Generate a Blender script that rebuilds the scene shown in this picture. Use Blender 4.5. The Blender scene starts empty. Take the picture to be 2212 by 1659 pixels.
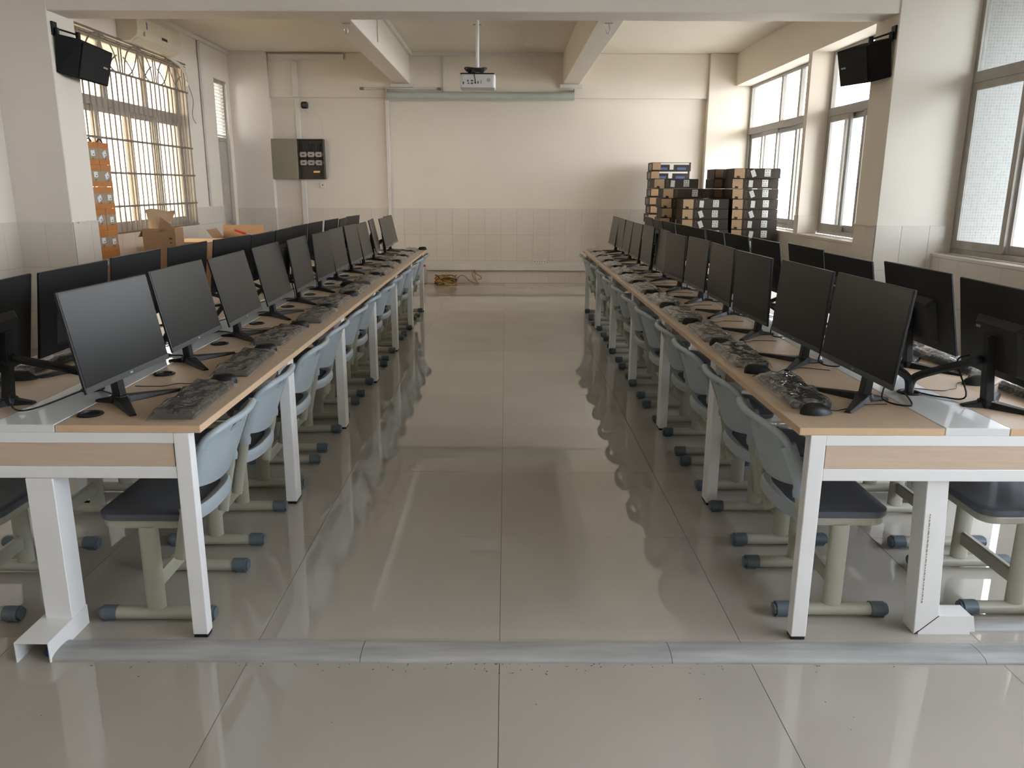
import bpy, bmesh, math, random
from mathutils import Matrix, Vector
random.seed(7)
R = math.radians
scene = bpy.context.scene
COL = scene.collection

# ------------------------------------------------------------------ camera
F_PX, PITCH, ROLL, CAM_H = 1710.0, math.atan(424.5 / 1710.0), R(0.22), 1.464
cam_data = bpy.data.cameras.new('camera')
cam_data.sensor_fit = 'HORIZONTAL'
cam_data.sensor_width = 36.0
cam_data.lens = 36.0 * F_PX / 2212.0
cam_data.shift_x = (1106.0 - 1092.0) / 2212.0
cam_data.clip_start = 0.05
cam_data.clip_end = 300
cam = bpy.data.objects.new('camera', cam_data)
COL.objects.link(cam)
fw = Vector((0, math.cos(PITCH), -math.sin(PITCH)))
rt = Vector((1, 0, 0))
up = rt.cross(fw)
rr = rt * math.cos(ROLL) + up * math.sin(ROLL)
uu = up * math.cos(ROLL) - rt * math.sin(ROLL)
cam.matrix_world = Matrix(((rr.x, uu.x, -fw.x, 0), (rr.y, uu.y, -fw.y, 0), (rr.z, uu.z, -fw.z, CAM_H), (0, 0, 0, 1)))
scene.camera = cam

# ------------------------------------------------------------------ world: an even overcast sky
world = bpy.data.worlds.new('overcast_sky')
scene.world = world
world.use_nodes = True
bg = world.node_tree.nodes['Background']
bg.inputs['Color'].default_value = (0.90, 0.97, 1.06, 1)
bg.inputs['Strength'].default_value = 9.0

# window portals: they only guide the sampling of the sky through the openings
def portal(name, loc, normal, w, h):
    ld = bpy.data.lights.new(name, 'AREA')
    ld.shape = 'RECTANGLE'; ld.size = w; ld.size_y = h
    ld.cycles.is_portal = True
    o = bpy.data.objects.new(name, ld)
    COL.objects.link(o)
    o.location = loc
    o.rotation_euler = Vector(normal).to_track_quat('-Z', 'Z').to_euler()
    return o
portal('sky_portal_right_far', (3.80, 10.0, 1.93), (-1, 0, 0), 4.8, 2.0)
portal('sky_portal_right_near', (4.16, 0.65, 2.0), (-1, 0, 0), 6.5, 2.2)
portal('sky_portal_right_middle', (4.16, 6.46, 2.0), (-1, 0, 0), 1.52, 2.2)
portal('sky_portal_left_far', (-4.42, 9.2, 1.95), (1, 0, 0), 3.0, 2.0)


scene.view_settings.view_transform = 'Standard'
scene.view_settings.look = 'None'
scene.view_settings.gamma = 1.0
scene.view_settings.use_curve_mapping = False
scene.view_settings.exposure = 0.95
scene.cycles.max_bounces = 10
scene.cycles.diffuse_bounces = 5
scene.cycles.transparent_max_bounces = 16
scene.cycles.sample_clamp_indirect = 12.0
scene.cycles.caustics_reflective = False
scene.cycles.caustics_refractive = False

# ------------------------------------------------------------------ materials
def lin(r, g, b):
    f = lambda c: (c / 255 / 12.92) if c / 255 <= 0.04045 else ((c / 255 + 0.055) / 1.055) ** 2.4
    return (f(r), f(g), f(b))

def mat(name, col, rough=0.5, metal=0.0, spec=0.5, var=0.0, vscale=8.0, bump=0.0, bscale=60.0, coat=0.0, stretch=None, objvar=0.0):
    m = bpy.data.materials.new(name)
    m.use_nodes = True
    nt = m.node_tree; N = nt.nodes; L = nt.links
    b = N['Principled BSDF']
    b.inputs['Base Color'].default_value = (*col, 1)
    b.inputs['Roughness'].default_value = rough
    b.inputs['Metallic'].default_value = metal
    b.inputs['Specular IOR Level'].default_value = spec
    if coat:
        b.inputs['Coat Weight'].default_value = coat
        b.inputs['Coat Roughness'].default_value = 0.08
    tc = N.new('ShaderNodeTexCoord')
    src = tc.outputs['Object']
    if stretch:
        mp = N.new('ShaderNodeMapping'); mp.inputs['Scale'].default_value = stretch
        L.new(src, mp.inputs['Vector']); src = mp.outputs['Vector']
    last = None
    if var:
        nz = N.new('ShaderNodeTexNoise'); nz.inputs['Scale'].default_value = vscale; nz.inputs['Detail'].default_value = 4
        L.new(src, nz.inputs['Vector'])
        rp = N.new('ShaderNodeMapRange')
        rp.inputs['From Min'].default_value = 0.3; rp.inputs['From Max'].default_value = 0.7
        rp.inputs['To Min'].default_value = 1 - var; rp.inputs['To Max'].default_value = 1 + var
        L.new(nz.outputs['Fac'], rp.inputs['Value'])
        last = rp.outputs['Result']
    if objvar:
        oi = N.new('ShaderNodeObjectInfo')
        r2 = N.new('ShaderNodeMapRange'); r2.inputs['To Min'].default_value = 1 - objvar; r2.inputs['To Max'].default_value = 1 + objvar
        L.new(oi.outputs['Random'], r2.inputs['Value'])
        if last is None: last = r2.outputs['Result']
        else:
            mu = N.new('ShaderNodeMath'); mu.operation = 'MULTIPLY'
            L.new(last, mu.inputs[0]); L.new(r2.outputs['Result'], mu.inputs[1]); last = mu.outputs[0]
    if last is not None:
        hs = N.new('ShaderNodeHueSaturation'); hs.inputs['Color'].default_value = (*col, 1)
        L.new(last, hs.inputs['Value']); L.new(hs.outputs['Color'], b.inputs['Base Color'])
    if bump:
        n2 = N.new('ShaderNodeTexNoise'); n2.inputs['Scale'].default_value = bscale; n2.inputs['Detail'].default_value = 3
        L.new(src, n2.inputs['Vector'])
        bp = N.new('ShaderNodeBump'); bp.inputs['Strength'].default_value = bump; bp.inputs['Distance'].default_value = 0.01
        L.new(n2.outputs['Fac'], bp.inputs['Height']); L.new(bp.outputs['Normal'], b.inputs['Normal'])
    return m

def glass_mat(name, tint, gloss, rough=0.05, bump=0.0, bscale=40.0, ior=1.5, dusty=0.0):
    """thin sheet: see-through with a Fresnel gloss; dusty adds a little translucent dirt"""
    m = bpy.data.materials.new(name); m.use_nodes = True
    nt = m.node_tree; N = nt.nodes; L = nt.links
    N.remove(N['Principled BSDF']); out = N['Material Output']
    tr = N.new('ShaderNodeBsdfTransparent'); tr.inputs['Color'].default_value = (*tint, 1)
    gl = N.new('ShaderNodeBsdfGlossy'); gl.inputs['Roughness'].default_value = rough
    fr = N.new('ShaderNodeLayerWeight'); fr.inputs['Blend'].default_value = 0.5
    pw = N.new('ShaderNodeMath'); pw.operation = 'POWER'; pw.inputs[1].default_value = 5.0
    L.new(fr.outputs['Facing'], pw.inputs[0])
    f0 = ((ior-1)/(ior+1))**2
    mu = N.new('ShaderNodeMath'); mu.operation = 'MULTIPLY_ADD'; mu.use_clamp = True
    mu.inputs[1].default_value = 1.0 - f0 - gloss; mu.inputs[2].default_value = f0 + gloss
    L.new(pw.outputs[0], mu.inputs[0])
    mx = N.new('ShaderNodeMixShader')
    base = tr.outputs['BSDF']
    if dusty:
        df = N.new('ShaderNodeBsdfTranslucent'); df.inputs['Color'].default_value = (0.8, 0.78, 0.74, 1)
        d2 = N.new('ShaderNodeBsdfDiffuse'); d2.inputs['Color'].default_value = (0.7, 0.69, 0.67, 1)
        ad = N.new('ShaderNodeMixShader'); L.new(df.outputs[0], ad.inputs[1]); L.new(d2.outputs[0], ad.inputs[2])
        m1 = N.new('ShaderNodeMixShader'); m1.inputs['Fac'].default_value = dusty
        L.new(base, m1.inputs[1]); L.new(ad.outputs[0], m1.inputs[2]); base = m1.outputs[0]
    L.new(mu.outputs[0], mx.inputs['Fac']); L.new(base, mx.inputs[1]); L.new(gl.outputs['BSDF'], mx.inputs[2])
    L.new(mx.outputs[0], out.inputs['Surface'])
    if bump:
        tc = N.new('ShaderNodeTexCoord'); n2 = N.new('ShaderNodeTexNoise'); n2.inputs['Scale'].default_value = bscale
        L.new(tc.outputs['Object'], n2.inputs['Vector'])
        bp = N.new('ShaderNodeBump'); bp.inputs['Strength'].default_value = bump; bp.inputs['Distance'].default_value = 0.02
        L.new(n2.outputs['Fac'], bp.inputs['Height'])
        L.new(bp.outputs['Normal'], gl.inputs['Normal']); L.new(bp.outputs['Normal'], fr.inputs['Normal'])
    return m

M = {}
M['plaster'] = mat('white_plaster', (0.77, 0.70, 0.615), 0.75, var=0.02, vscale=1.5, bump=0.03, bscale=25)
M['ceiling'] = mat('ceiling_paint', (0.74, 0.68, 0.58), 0.85, var=0.03, vscale=1.2)
M['wall_tile'] = mat('glazed_wall_tile', (0.70, 0.64, 0.57), 0.16, var=0.02, vscale=3, objvar=0.015)
M['wall_grout'] = mat('wall_grout', (0.45, 0.43, 0.40), 0.8, var=0.05)
M['floor_tile'] = mat('polished_floor_tile', (0.42, 0.388, 0.345), 0.010, spec=0.85, var=0.05, vscale=1.6, objvar=0.02)
M['floor_grout'] = mat('floor_grout', (0.08, 0.07, 0.06), 0.8, var=0.1)
M['strip'] = mat('grey_floor_trunking', (0.37, 0.37, 0.365), 0.38, var=0.25, vscale=7, stretch=(0.35, 3, 3))
M['wood'] = mat('beech_laminate', (0.54, 0.405, 0.285), 0.36, var=0.06, vscale=9, stretch=(9, 0.8, 9))
M['wood_edge'] = mat('beech_edge_band', (0.62, 0.43, 0.265), 0.4, var=0.04, vscale=20)
M['wood_end'] = mat('beech_end_panel', (0.585, 0.45, 0.34), 0.4, var=0.05, vscale=12, stretch=(0.6, 9, 9))
M['white_metal'] = mat('white_coated_steel', (0.80, 0.80, 0.79), 0.35, var=0.015)
M['white_gloss'] = mat('white_gloss_cover', (0.72, 0.74, 0.73), 0.07, var=0.02, vscale=4)
M['black_plastic'] = mat('black_plastic', (0.011, 0.011, 0.011), 0.42, spec=0.3, var=0.1, vscale=30)
M['black_matte'] = mat('matte_black_plastic', (0.016, 0.016, 0.017), 0.55, bump=0.05, bscale=300)
M['screen'] = mat('matte_lcd', (0.012, 0.0115, 0.011), 0.30, spec=0.22, var=0.02)
M['chin'] = mat('dark_grey_bezel', (0.05, 0.05, 0.05), 0.3, var=0.05)
M['badge'] = mat('pale_badge', (0.35, 0.35, 0.35), 0.3, var=0.05)
M['chair_shell'] = mat('blue_grey_chair_plastic', (0.345, 0.395, 0.42), 0.42, var=0.03, vscale=12)
M['seat_dark'] = mat('slate_seat_plastic', (0.085, 0.094, 0.112), 0.42, var=0.06, vscale=20, bump=0.05, bscale=200)
M['chair_tube'] = mat('khaki_grey_steel', (0.37, 0.36, 0.29), 0.35, var=0.04, vscale=10)
M['cap'] = mat('slate_foot_plastic', (0.10, 0.13, 0.15), 0.4, var=0.05)
M['film'] = glass_mat('clear_polybag', (0.93, 0.93, 0.93), 0.11, 0.10, bump=0.5, bscale=22, ior=1.5, dusty=0.10)
M['glass'] = glass_mat('window_glass', (0.97, 0.955, 0.93), 0.0, 0.02)
M['warm_glass'] = glass_mat('yellowed_window_glass', (0.97, 0.87, 0.74), 0.0, 0.02)
M['grey_glass'] = glass_mat('grey_tinted_window_glass', (0.70, 0.72, 0.725), 0.0, 0.02)
M['clear_glass'] = glass_mat('clear_window_glass', (0.94, 0.95, 0.97), 0.0, 0.02)
M['dusty_glass'] = glass_mat('dusty_window_glass', (0.92, 0.82, 0.68), 0.0, 0.05, dusty=0.3)
M['frost_glass'] = glass_mat('pale_window_glass', (0.90, 0.94, 0.95), 0.0, 0.03, dusty=0.12)
M['alu'] = mat('aluminium_window_frame', (0.36, 0.345, 0.325), 0.45, metal=0.2, var=0.06)
M['old_alu'] = mat('dusty_window_frame', (0.36, 0.33, 0.29), 0.5, metal=0.2, var=0.1)
M['iron'] = mat('painted_iron_grille', (0.22, 0.19, 0.155), 0.5, var=0.15, vscale=20)
M['door'] = mat('grey_beige_door_paint', (0.42, 0.38, 0.33), 0.5, var=0.05)
M['steel'] = mat('worn_steel', (0.45, 0.43, 0.40), 0.35, metal=0.8, var=0.1)
M['cardboard'] = mat('brown_cardboard', (0.40, 0.245, 0.135), 0.75, var=0.06, vscale=9)
M['cardboard_dark'] = mat('shaded_brown_cardboard', (0.13, 0.075, 0.042), 0.75, var=0.08, vscale=9)  # brown cardboard again, with the shade put into its colour
M['cardboard_pale'] = mat('pale_cardboard', (0.50, 0.345, 0.205), 0.75, var=0.05, vscale=9)
M['tape'] = mat('orange_brown_packing_tape', (0.46, 0.17, 0.045), 0.3, var=0.12, vscale=25)
M['carton_grey'] = mat('grey_brown_cardboard', (0.34, 0.255, 0.175), 0.7, var=0.06, vscale=12)
M['carton_dark'] = mat('black_brown_printed_carton', (0.030, 0.020, 0.015), 0.5, var=0.15, vscale=14)
M['carton_print'] = mat('bronze_print', (0.22, 0.13, 0.07), 0.6, var=0.1)
M['paper'] = mat('white_paper_label', (0.72, 0.74, 0.74), 0.6, var=0.05, vscale=60)
M['ink'] = mat('dark_print', (0.05, 0.05, 0.05), 0.7, var=0.1)
M['foam'] = mat('white_foam', (0.7, 0.68, 0.63), 0.8, var=0.05)
M['blue_bag'] = mat('blue_foam_bag', (0.08, 0.13, 0.26), 0.4, var=0.1)
M['ac_plastic'] = mat('aged_ivory_plastic', (0.64, 0.58, 0.46), 0.4, var=0.04, vscale=4)
M['white_plastic'] = mat('white_plastic', (0.70, 0.68, 0.64), 0.4, var=0.03)
M['conduit'] = mat('painted_conduit', (0.70, 0.675, 0.63), 0.5, var=0.03)
M['roller'] = mat('grey_green_screen_case', (0.46, 0.50, 0.46), 0.35, var=0.04)
M['panel_green'] = mat('olive_grey_enamel', (0.245, 0.225, 0.16), 0.4, var=0.03)
M['panel_dark'] = mat('dark_cabinet_inside', (0.06, 0.052, 0.042), 0.6, var=0.1)
M['breaker'] = mat('grey_breaker_plastic', (0.42, 0.40, 0.36), 0.5, var=0.05)
M['brass'] = mat('brass_bar', (0.75, 0.55, 0.22), 0.35, metal=0.6, var=0.05)
M['lamp_tube'] = mat('unlit_fluorescent_tube', (0.66, 0.65, 0.62), 0.3, var=0.02)
M['speaker_grille'] = mat('black_speaker_cloth', (0.008, 0.008, 0.008), 0.85, bump=0.2, bscale=400)
M['speaker_box'] = mat('black_speaker_cabinet', (0.006, 0.006, 0.006), 0.7, spec=0.2, bump=0.1, bscale=150)
M['speaker_box_worn'] = M['speaker_box']
M['red'] = mat('red_plastic', (0.55, 0.03, 0.02), 0.4, var=0.05)
M['blue_cable'] = mat('blue_cable_jacket', (0.02, 0.06, 0.16), 0.4, var=0.1)
M['wire_orange'] = mat('orange_wire', (0.42, 0.18, 0.04), 0.5, var=0.1)
M['wire_yellow'] = mat('yellow_wire', (0.45, 0.34, 0.08), 0.5, var=0.1)
M['wire_brown'] = mat('brown_wire', (0.10, 0.05, 0.03), 0.5, var=0.1)
M['wire_purple'] = mat('purple_wire', (0.09, 0.04, 0.10), 0.5, var=0.1)
M['wire_grey'] = mat('grey_wire', (0.2, 0.19, 0.18), 0.5, var=0.1)
M['bottle'] = glass_mat('clear_bottle_plastic', (0.88, 0.88, 0.86), 0.06, 0.08)
M['facade'] = mat('pale_facade_paint', (0.58, 0.51, 0.40), 0.8, var=0.05, vscale=0.5)
M['brick_wing'] = mat('grey_render_facade', (0.30, 0.29, 0.27), 0.85, var=0.06, vscale=0.6)
M['facade_dark'] = mat('facade_window', (0.22, 0.23, 0.24), 0.2, var=0.05)
M['ground'] = mat('outdoor_concrete', (0.38, 0.37, 0.34), 0.9, var=0.1, vscale=0.4)
def mosaic_mat():
    m = bpy.data.materials.new('pale_mosaic_tile'); m.use_nodes = True
    nt = m.node_tree; N = nt.nodes; L = nt.links; b = N['Principled BSDF']
    tc = N.new('ShaderNodeTexCoord'); br = N.new('ShaderNodeTexBrick')
    mp = N.new('ShaderNodeMapping'); mp.inputs['Rotation'].default_value = (R(90), 0, 0)
    L.new(tc.outputs['Object'], mp.inputs['Vector']); L.new(mp.outputs['Vector'], br.inputs['Vector'])
    br.offset = 0.0; br.inputs['Scale'].default_value = 1.0
    br.inputs['Brick Width'].default_value = 0.025; br.inputs['Row Height'].default_value = 0.025
    br.inputs['Mortar Size'].default_value = 0.0022; br.inputs['Bias'].default_value = 0.0
    br.inputs['Color1'].default_value = (0.295, 0.28, 0.255, 1); br.inputs['Color2'].default_value = (0.245, 0.23, 0.21, 1)
    br.inputs['Mortar'].default_value = (0.38, 0.35, 0.32, 1)
    L.new(br.outputs['Color'], b.inputs['Base Color']); b.inputs['Roughness'].default_value = 0.4
    return m
M['mosaic'] = mosaic_mat()

# ------------------------------------------------------------------ mesh helpers
class MB:
    def __init__(s): s.v = []; s.f = []; s.m = []; s.cur = 0
    def add(s, vs, fs):
        o = len(s.v); s.v += [tuple(v) for v in vs]; s.f += [tuple(i + o for i in f) for f in fs]; s.m += [s.cur] * len(fs); return s
    def box(s, x0, x1, y0, y1, z0, z1):
        return s.add([(x0,y0,z0),(x1,y0,z0),(x1,y1,z0),(x0,y1,z0),(x0,y0,z1),(x1,y0,z1),(x1,y1,z1),(x0,y1,z1)],
                     [(0,3,2,1),(4,5,6,7),(0,1,5,4),(1,2,6,5),(2,3,7,6),(3,0,4,7)])
    def hexa(s, p): return s.add(p, [(0,3,2,1),(4,5,6,7),(0,1,5,4),(1,2,6,5),(2,3,7,6),(3,0,4,7)])
    def tube(s, pts, r, n=8, ry=None, upv=(0,0,1), cap=True):
        """swept ellipse (r across, ry along the reference direction)"""
        pts = [Vector(p) for p in pts]; ry = ry or r; rings = []
        ref = Vector(upv)
        for i, p in enumerate(pts):
            d = (pts[min(i+1, len(pts)-1)] - pts[max(i-1, 0)]).normalized()
            a = d.cross(ref)
            if a.length < 1e-4: a = d.cross(Vector((1,0,0)))
            a.normalize(); b = a.cross(d).normalized(); ref = b
            rings.append([p + a * (r * math.cos(2*math.pi*k/n)) + b * (ry * math.sin(2*math.pi*k/n)) for k in range(n)])
        vs = [v for rg in rings for v in rg]; fs = []
        for i in range(len(rings)-1):
            for k in range(n):
                fs.append((i*n+k, i*n+(k+1)%n, (i+1)*n+(k+1)%n, (i+1)*n+k))
        if cap:
            fs.append(tuple(range(n-1,-1,-1))); fs.append(tuple((len(rings)-1)*n+k for k in range(n)))
        return s.add(vs, fs)
    def prism(s, poly, z0, z1):
        n = len(poly)
        return s.add([(x,y,z0) for x,y in poly] + [(x,y,z1) for x,y in poly],
                     [tuple(range(n-1,-1,-1)), tuple(range(n,2*n))] + [(i,(i+1)%n,n+(i+1)%n,n+i) for i in range(n)])
    def lathe(s, prof, n=16, c=(0,0)):
        vs = [(c[0]+r*math.cos(2*math.pi*k/n), c[1]+r*math.sin(2*math.pi*k/n), z) for r, z in prof for k in range(n)]
        fs = [(i*n+k, i*n+(k+1)%n, (i+1)*n+(k+1)%n, (i+1)*n+k) for i in range(len(prof)-1) for k in range(n)]
        fs.append(tuple(range(n-1,-1,-1))); fs.append(tuple((len(prof)-1)*n+k for k in range(n)))
        return s.add(vs, fs)
    def mesh(s, name, mats, smooth=False, bevel=0.0, seg=2, weld=False):
        me = bpy.data.meshes.new(name)
        me.from_pydata(s.v, [], s.f)
        if not isinstance(mats, (list, tuple)): mats = [mats]
        for m in mats: me.materials.append(M[m] if isinstance(m, str) else m)
        for p, i in zip(me.polygons, s.m): p.material_index = i
        bm = bmesh.new(); bm.from_mesh(me)
        if weld: bmesh.ops.remove_doubles(bm, verts=bm.verts, dist=1e-5)
        bmesh.ops.recalc_face_normals(bm, faces=bm.faces)
        if bevel:
            es = [e for e in bm.edges if e.is_manifold and e.calc_face_angle(0) > 0.5]
            bmesh.ops.bevel(bm, geom=es, offset=bevel, segments=seg, profile=0.5, affect='EDGES', clamp_overlap=True)
        bm.to_mesh(me); bm.free()
        if smooth:
            for p in me.polygons: p.use_smooth = True
            me.set_sharp_from_angle(angle=R(40))
        me.update()
        return me

def rrect(x0, x1, y0, y1, r, n=5):
    out = []
    for cx, cy, a0 in ((x1-r,y1-r,0),(x0+r,y1-r,90),(x0+r,y0+r,180),(x1-r,y0+r,270)):
        for k in range(n+1):
            a = R(a0 + 90*k/n); out.append((cx+r*math.cos(a), cy+r*math.sin(a)))
    return out

def obj(name, me, parent=None, loc=(0,0,0), rot=(0,0,0)):
    o = bpy.data.objects.new(name, me)
    COL.objects.link(o)
    o.location = loc; o.rotation_euler = rot
    if parent: o.parent = parent
    return o
def tag(o, label=None, cat=None, group=None, kind=None):
    if label: o['label'] = label
    if cat: o['category'] = cat
    if group: o['group'] = group
    if kind: o['kind'] = kind
    return o
def thing(name, label, cat, loc=(0,0,0), rz=0.0, group=None, kind=None):
    return tag(obj(name, None, None, loc, (0,0,rz)), label, cat, group, kind)
def struct(name, me, label=None, cat=None, parent=None):
    o = obj(name, me, parent)
    if not parent: tag(o, label, cat, kind='structure')
    return o
def copy_tree(o, parent=None):
    c = o.copy(); COL.objects.link(c)
    if parent is not None: c.parent = parent
    for ch in o.children: copy_tree(ch, c)
    return c
def simple_box(x0,x1,y0,y1,z0,z1,m,bevel=0.0,name='block'):
    return MB().box(x0,x1,y0,y1,z0,z1).mesh(name, m, bevel=bevel, seg=1)
def text_mesh(s, size, m, ext=0.0005):
    cu = bpy.data.curves.new('lettering', 'FONT'); cu.body = s; cu.size = size; cu.extrude = ext; cu.align_x = 'CENTER'; cu.align_y = 'CENTER'
    cu.resolution_u = 2
    t = bpy.data.objects.new('lettering', cu); COL.objects.link(t)
    dg = bpy.context.evaluated_depsgraph_get(); dg.update()
    me = bpy.data.meshes.new_from_object(t.evaluated_get(dg))
    bpy.data.objects.remove(t); bpy.data.curves.remove(cu)
    me.materials.clear(); me.materials.append(M[m])
    return me
ORD = ['first','second','third','fourth','fifth','sixth','seventh','eighth','ninth','tenth','eleventh','twelfth','thirteenth','fourteenth','fifteenth','sixteenth']

# ================================================================== THE SETTING
CEIL = 3.38
BACK = 12.52
XL, XR = -4.10, 3.38          # far bay wall faces
PL, PR = -3.88, 3.31          # pillar faces towards the aisle
PY0, PY1 = 7.22, 7.66
NL, NR = -4.38, 3.84          # near bay wall faces
REAR = -3.2
DADO = 1.148

# ---- floor of polished 0.8 m tiles
fx0, fx1 = -4.6, 4.25
floor = struct('floor', simple_box(fx0, fx1, REAR, 12.75, -0.15, -0.0012, 'floor_grout', name='floor'), 'polished beige floor of large square tiles', 'floor')
tile_cache = {}
def floor_tile_mesh(w, d):
    k = (round(w,3), round(d,3))
    if k not in tile_cache:
        tile_cache[k] = MB().box(-w/2, w/2, -d/2, d/2, -0.012, 0).mesh('tile', 'floor_tile')
    return tile_cache[k]
xs = [fx0] + [x for x in [-0.016 + 0.8*k for k in range(-6, 7)] if fx0 < x < fx1] + [fx1]
ys = [REAR] + [y for y in [2.362 + 0.8*k for k in range(-8, 14)] if REAR < y < BACK] + [BACK]
for i in range(len(xs)-1):
    for j in range(len(ys)-1):
        w, d = xs[i+1]-xs[i]-0.0020, ys[j+1]-ys[j]-0.0009
        obj('tile', floor_tile_mesh(w, d), floor, ((xs[i]+xs[i+1])/2, (ys[j]+ys[j+1])/2, 0))

# ---- ceiling and beams
ceiling = struct('ceiling', simple_box(-4.6, 4.3, REAR, 12.75, CEIL, CEIL+0.15, 'ceiling', name='ceiling'), 'flat off-white painted ceiling', 'ceiling')
def beam(name, label, x0,x1,y0,y1,z0,z1):
    return struct(name, simple_box(x0,x1,y0,y1,z0,z1,'plaster',0.006,name), label, 'beam')
beam('beam_cross', 'deep white beam crossing the room between the two pillars', -4.38, 3.9, PY0+0.01, 7.58, 2.90, CEIL)
beam('beam_left', 'white ceiling beam running to the back wall left of the projector', -1.665, -1.432, 7.58, BACK-0.06, 2.95, CEIL)
beam('beam_right', 'white ceiling beam running to the back wall right of the projector', 0.832, 1.075, 7.58, BACK-0.06, 2.95, CEIL)
beam('beam_back', 'shallow white beam along the top of the back wall', -3.53, 2.99, 12.455, 12.7, 2.755, CEIL)
beam('beam_rear', 'white cross beam over the near end of the room', -4.38, 3.9, 0.2, 0.56, 2.90, CEIL)

# ---- walls
def wall(name, label, boxes, m='plaster', bevel=0.0):
    mb = MB()
    for b in boxes: mb.box(*b)
    return struct(name, mb.mesh(name, m, bevel=bevel, seg=1), label, 'wall')
wall_back = wall('wall_back', 'white back wall with a pale tiled lower part', [(-4.4, 3.7, BACK, 12.75, 0, CEIL)])
LW0, LW1, LZ0, LZ1 = 7.70, 10.68, 0.965, 2.955     # left window opening
D0, D1, DZ = 11.76, 12.27, 2.94                    # door opening
wall_left = wall('wall_left', 'left white wall with the barred window', [
    (-4.34, XL, PY1, LW0, 0, CEIL), (-4.34, XL, LW0, LW1, 0, LZ0), (-4.34, XL, LW0, LW1, LZ1, CEIL),
    (-4.34, XL, LW1, D0, 0, CEIL), (-4.34, XL, D0, D1, DZ, CEIL), (-4.34, XL, D1, BACK, 0, CEIL)])
wall_left_near = wall('wall_left_near', 'near part of the left wall at the picture edge', [
    (-4.62, NL, REAR, PY0, 0, CEIL)])
SILL = 0.962
wall_right = wall('wall_right', 'right wall under the far windows with tiled dado', [
    (XR, 3.74, PY1, BACK, 0, SILL-0.03), (XR, 3.74, PY1, BACK, 2.93, CEIL)])
pier = wall('wall_pier_right', 'slim white pier between the two far right windows', [(XR, 3.74, 9.37, 9.475, SILL, 2.93)])
tag(pier, kind='structure')
NSILL = 0.905
wall_right_near = wall('wall_right_near', 'near right wall under the large window', [
    (NR, 4.22, REAR, PY0, 0, NSILL-0.03), (NR, 4.22, REAR, PY0, 3.12, CEIL), (NR, 4.22, REAR, -2.6, NSILL, 3.12), (NR, 4.22, 3.9, 5.7, NSILL, 3.12)])  # last box: blank pier out of view, added to cut light on the pillar
wall_rear = wall('wall_rear', 'plain white wall behind the viewer', [(-4.6, 4.25, REAR-0.2, REAR, 0, CEIL)])
pillar_left = wall('pillar_left', 'white pillar at the left carrying a loudspeaker', [(-4.5, PL, PY0, PY1, 0, CEIL)], bevel=0.006)
pillar_right = wall('pillar_right', 'white pillar at the right carrying a loudspeaker', [(PR, 4.05, PY0, PY1, 0, CEIL)], bevel=0.006)
column_left = wall('column_back_left', 'white corner column beside the door', [(-4.34, -3.53, 12.40, 12.7, 0, CEIL)], bevel=0.006)
column_right = wall('column_back_right', 'white corner column beside the far right window', [(2.99, 3.74, 12.40, 12.7, 0, CEIL)], bevel=0.006)
def sill(name, label, x0, x1, y0, y1, z):
    return struct(name, simple_box(x0, x1, y0, y1, z-0.03, z, 'wall_tile', 0.004, name), label, 'window sill')
sill('trim_1', 'pale tiled sill under the far right windows', XR-0.012, 3.60, PY1, 12.40, SILL)
sill('trim_2', 'pale tiled sill under the near right window', NR-0.012, 4.0, 5.7, PY0, NSILL)
# thin painted mouldings at the wall tops
mo = MB(); mo.box(XL, XL+0.05, PY1, 12.40, CEIL-0.05, CEIL); mo.box(XL, -3.53, 12.35, 12.40, CEIL-0.055, CEIL); mo.box(-1.432, 0.832, 12.40, 12.455, CEIL-0.05, CEIL); mo.box(-1.432, -1.385, 7.6, 12.42, CEIL-0.05, CEIL)
struct('trim_3', mo.mesh('trim', 'conduit', bevel=0.004, seg=1), 'slim white cable moulding along the top of the far walls', 'moulding')

# ---- glazed dado tiles (0.25 x 0.40 m), each its own piece
wt_cache = {}
def wt_mesh(w, h):
    k = (round(w,3), round(h,3))
    if k not in wt_cache:
        wt_cache[k] = MB().box(0, w, -0.008, 0, 0, h).mesh('tile', 'wall_tile', bevel=0.0012, seg=1)
    return wt_cache[k]
def tile_field(parent, p0, theta, length, ztop, zbot=0.0, tw=0.25, th=0.40, first=None):
    ca, sa = math.cos(R(theta)), math.sin(R(theta))
    g = MB().box(0, length, -0.004, 0.0, zbot, ztop-0.001).mesh('grout', 'wall_grout')
    obj('grout_bed', g, parent, (p0[0], p0[1], 0), (0,0,R(theta)))
    cuts = [0.0]; u = first if first else tw
    while u < length - 0.02: cuts.append(u); u += tw
    cuts.append(length)
    zs = [ztop]; z = ztop - th
    while z > zbot + 0.03: zs.append(z); z -= th
    zs.append(zbot)
    for a, b in zip(cuts[:-1], cuts[1:]):
        for c, d in zip(zs[:-1], zs[1:]):
            obj('tile', wt_mesh(b-a-0.002, c-d-0.002), parent, (p0[0]+ca*(a+0.001), p0[1]+sa*(a+0.001), d+0.001), (0,0,R(theta)))
tile_field(wall_back, (-3.53, BACK), 0, 6.52, DADO, 0.0, first=0.20)
tile_field(column_left, (XL, 12.40), 0, 0.57, DADO)
tile_field(column_left, (-3.53, 12.40), 90, 0.12, DADO)
tile_field(column_right, (2.99, 12.40), 0, 0.40, DADO)
tile_field(wall_left, (XL, LW0-0.04), 90, D0-LW0+0.04, LZ0, tw=0.30)
tile_field(wall_left, (XL, LW1), 90, D0-LW1, 1.19, LZ0, tw=0.30)
tile_field(pillar_left, (-4.38, PY0), 0, 0.50, DADO)
tile_field(pillar_left, (PL, PY0), 90, PY1-PY0, DADO, tw=0.30)
tile_field(pillar_right, (PR, PY1), -90, PY1-PY0, DADO, tw=0.25)
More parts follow.
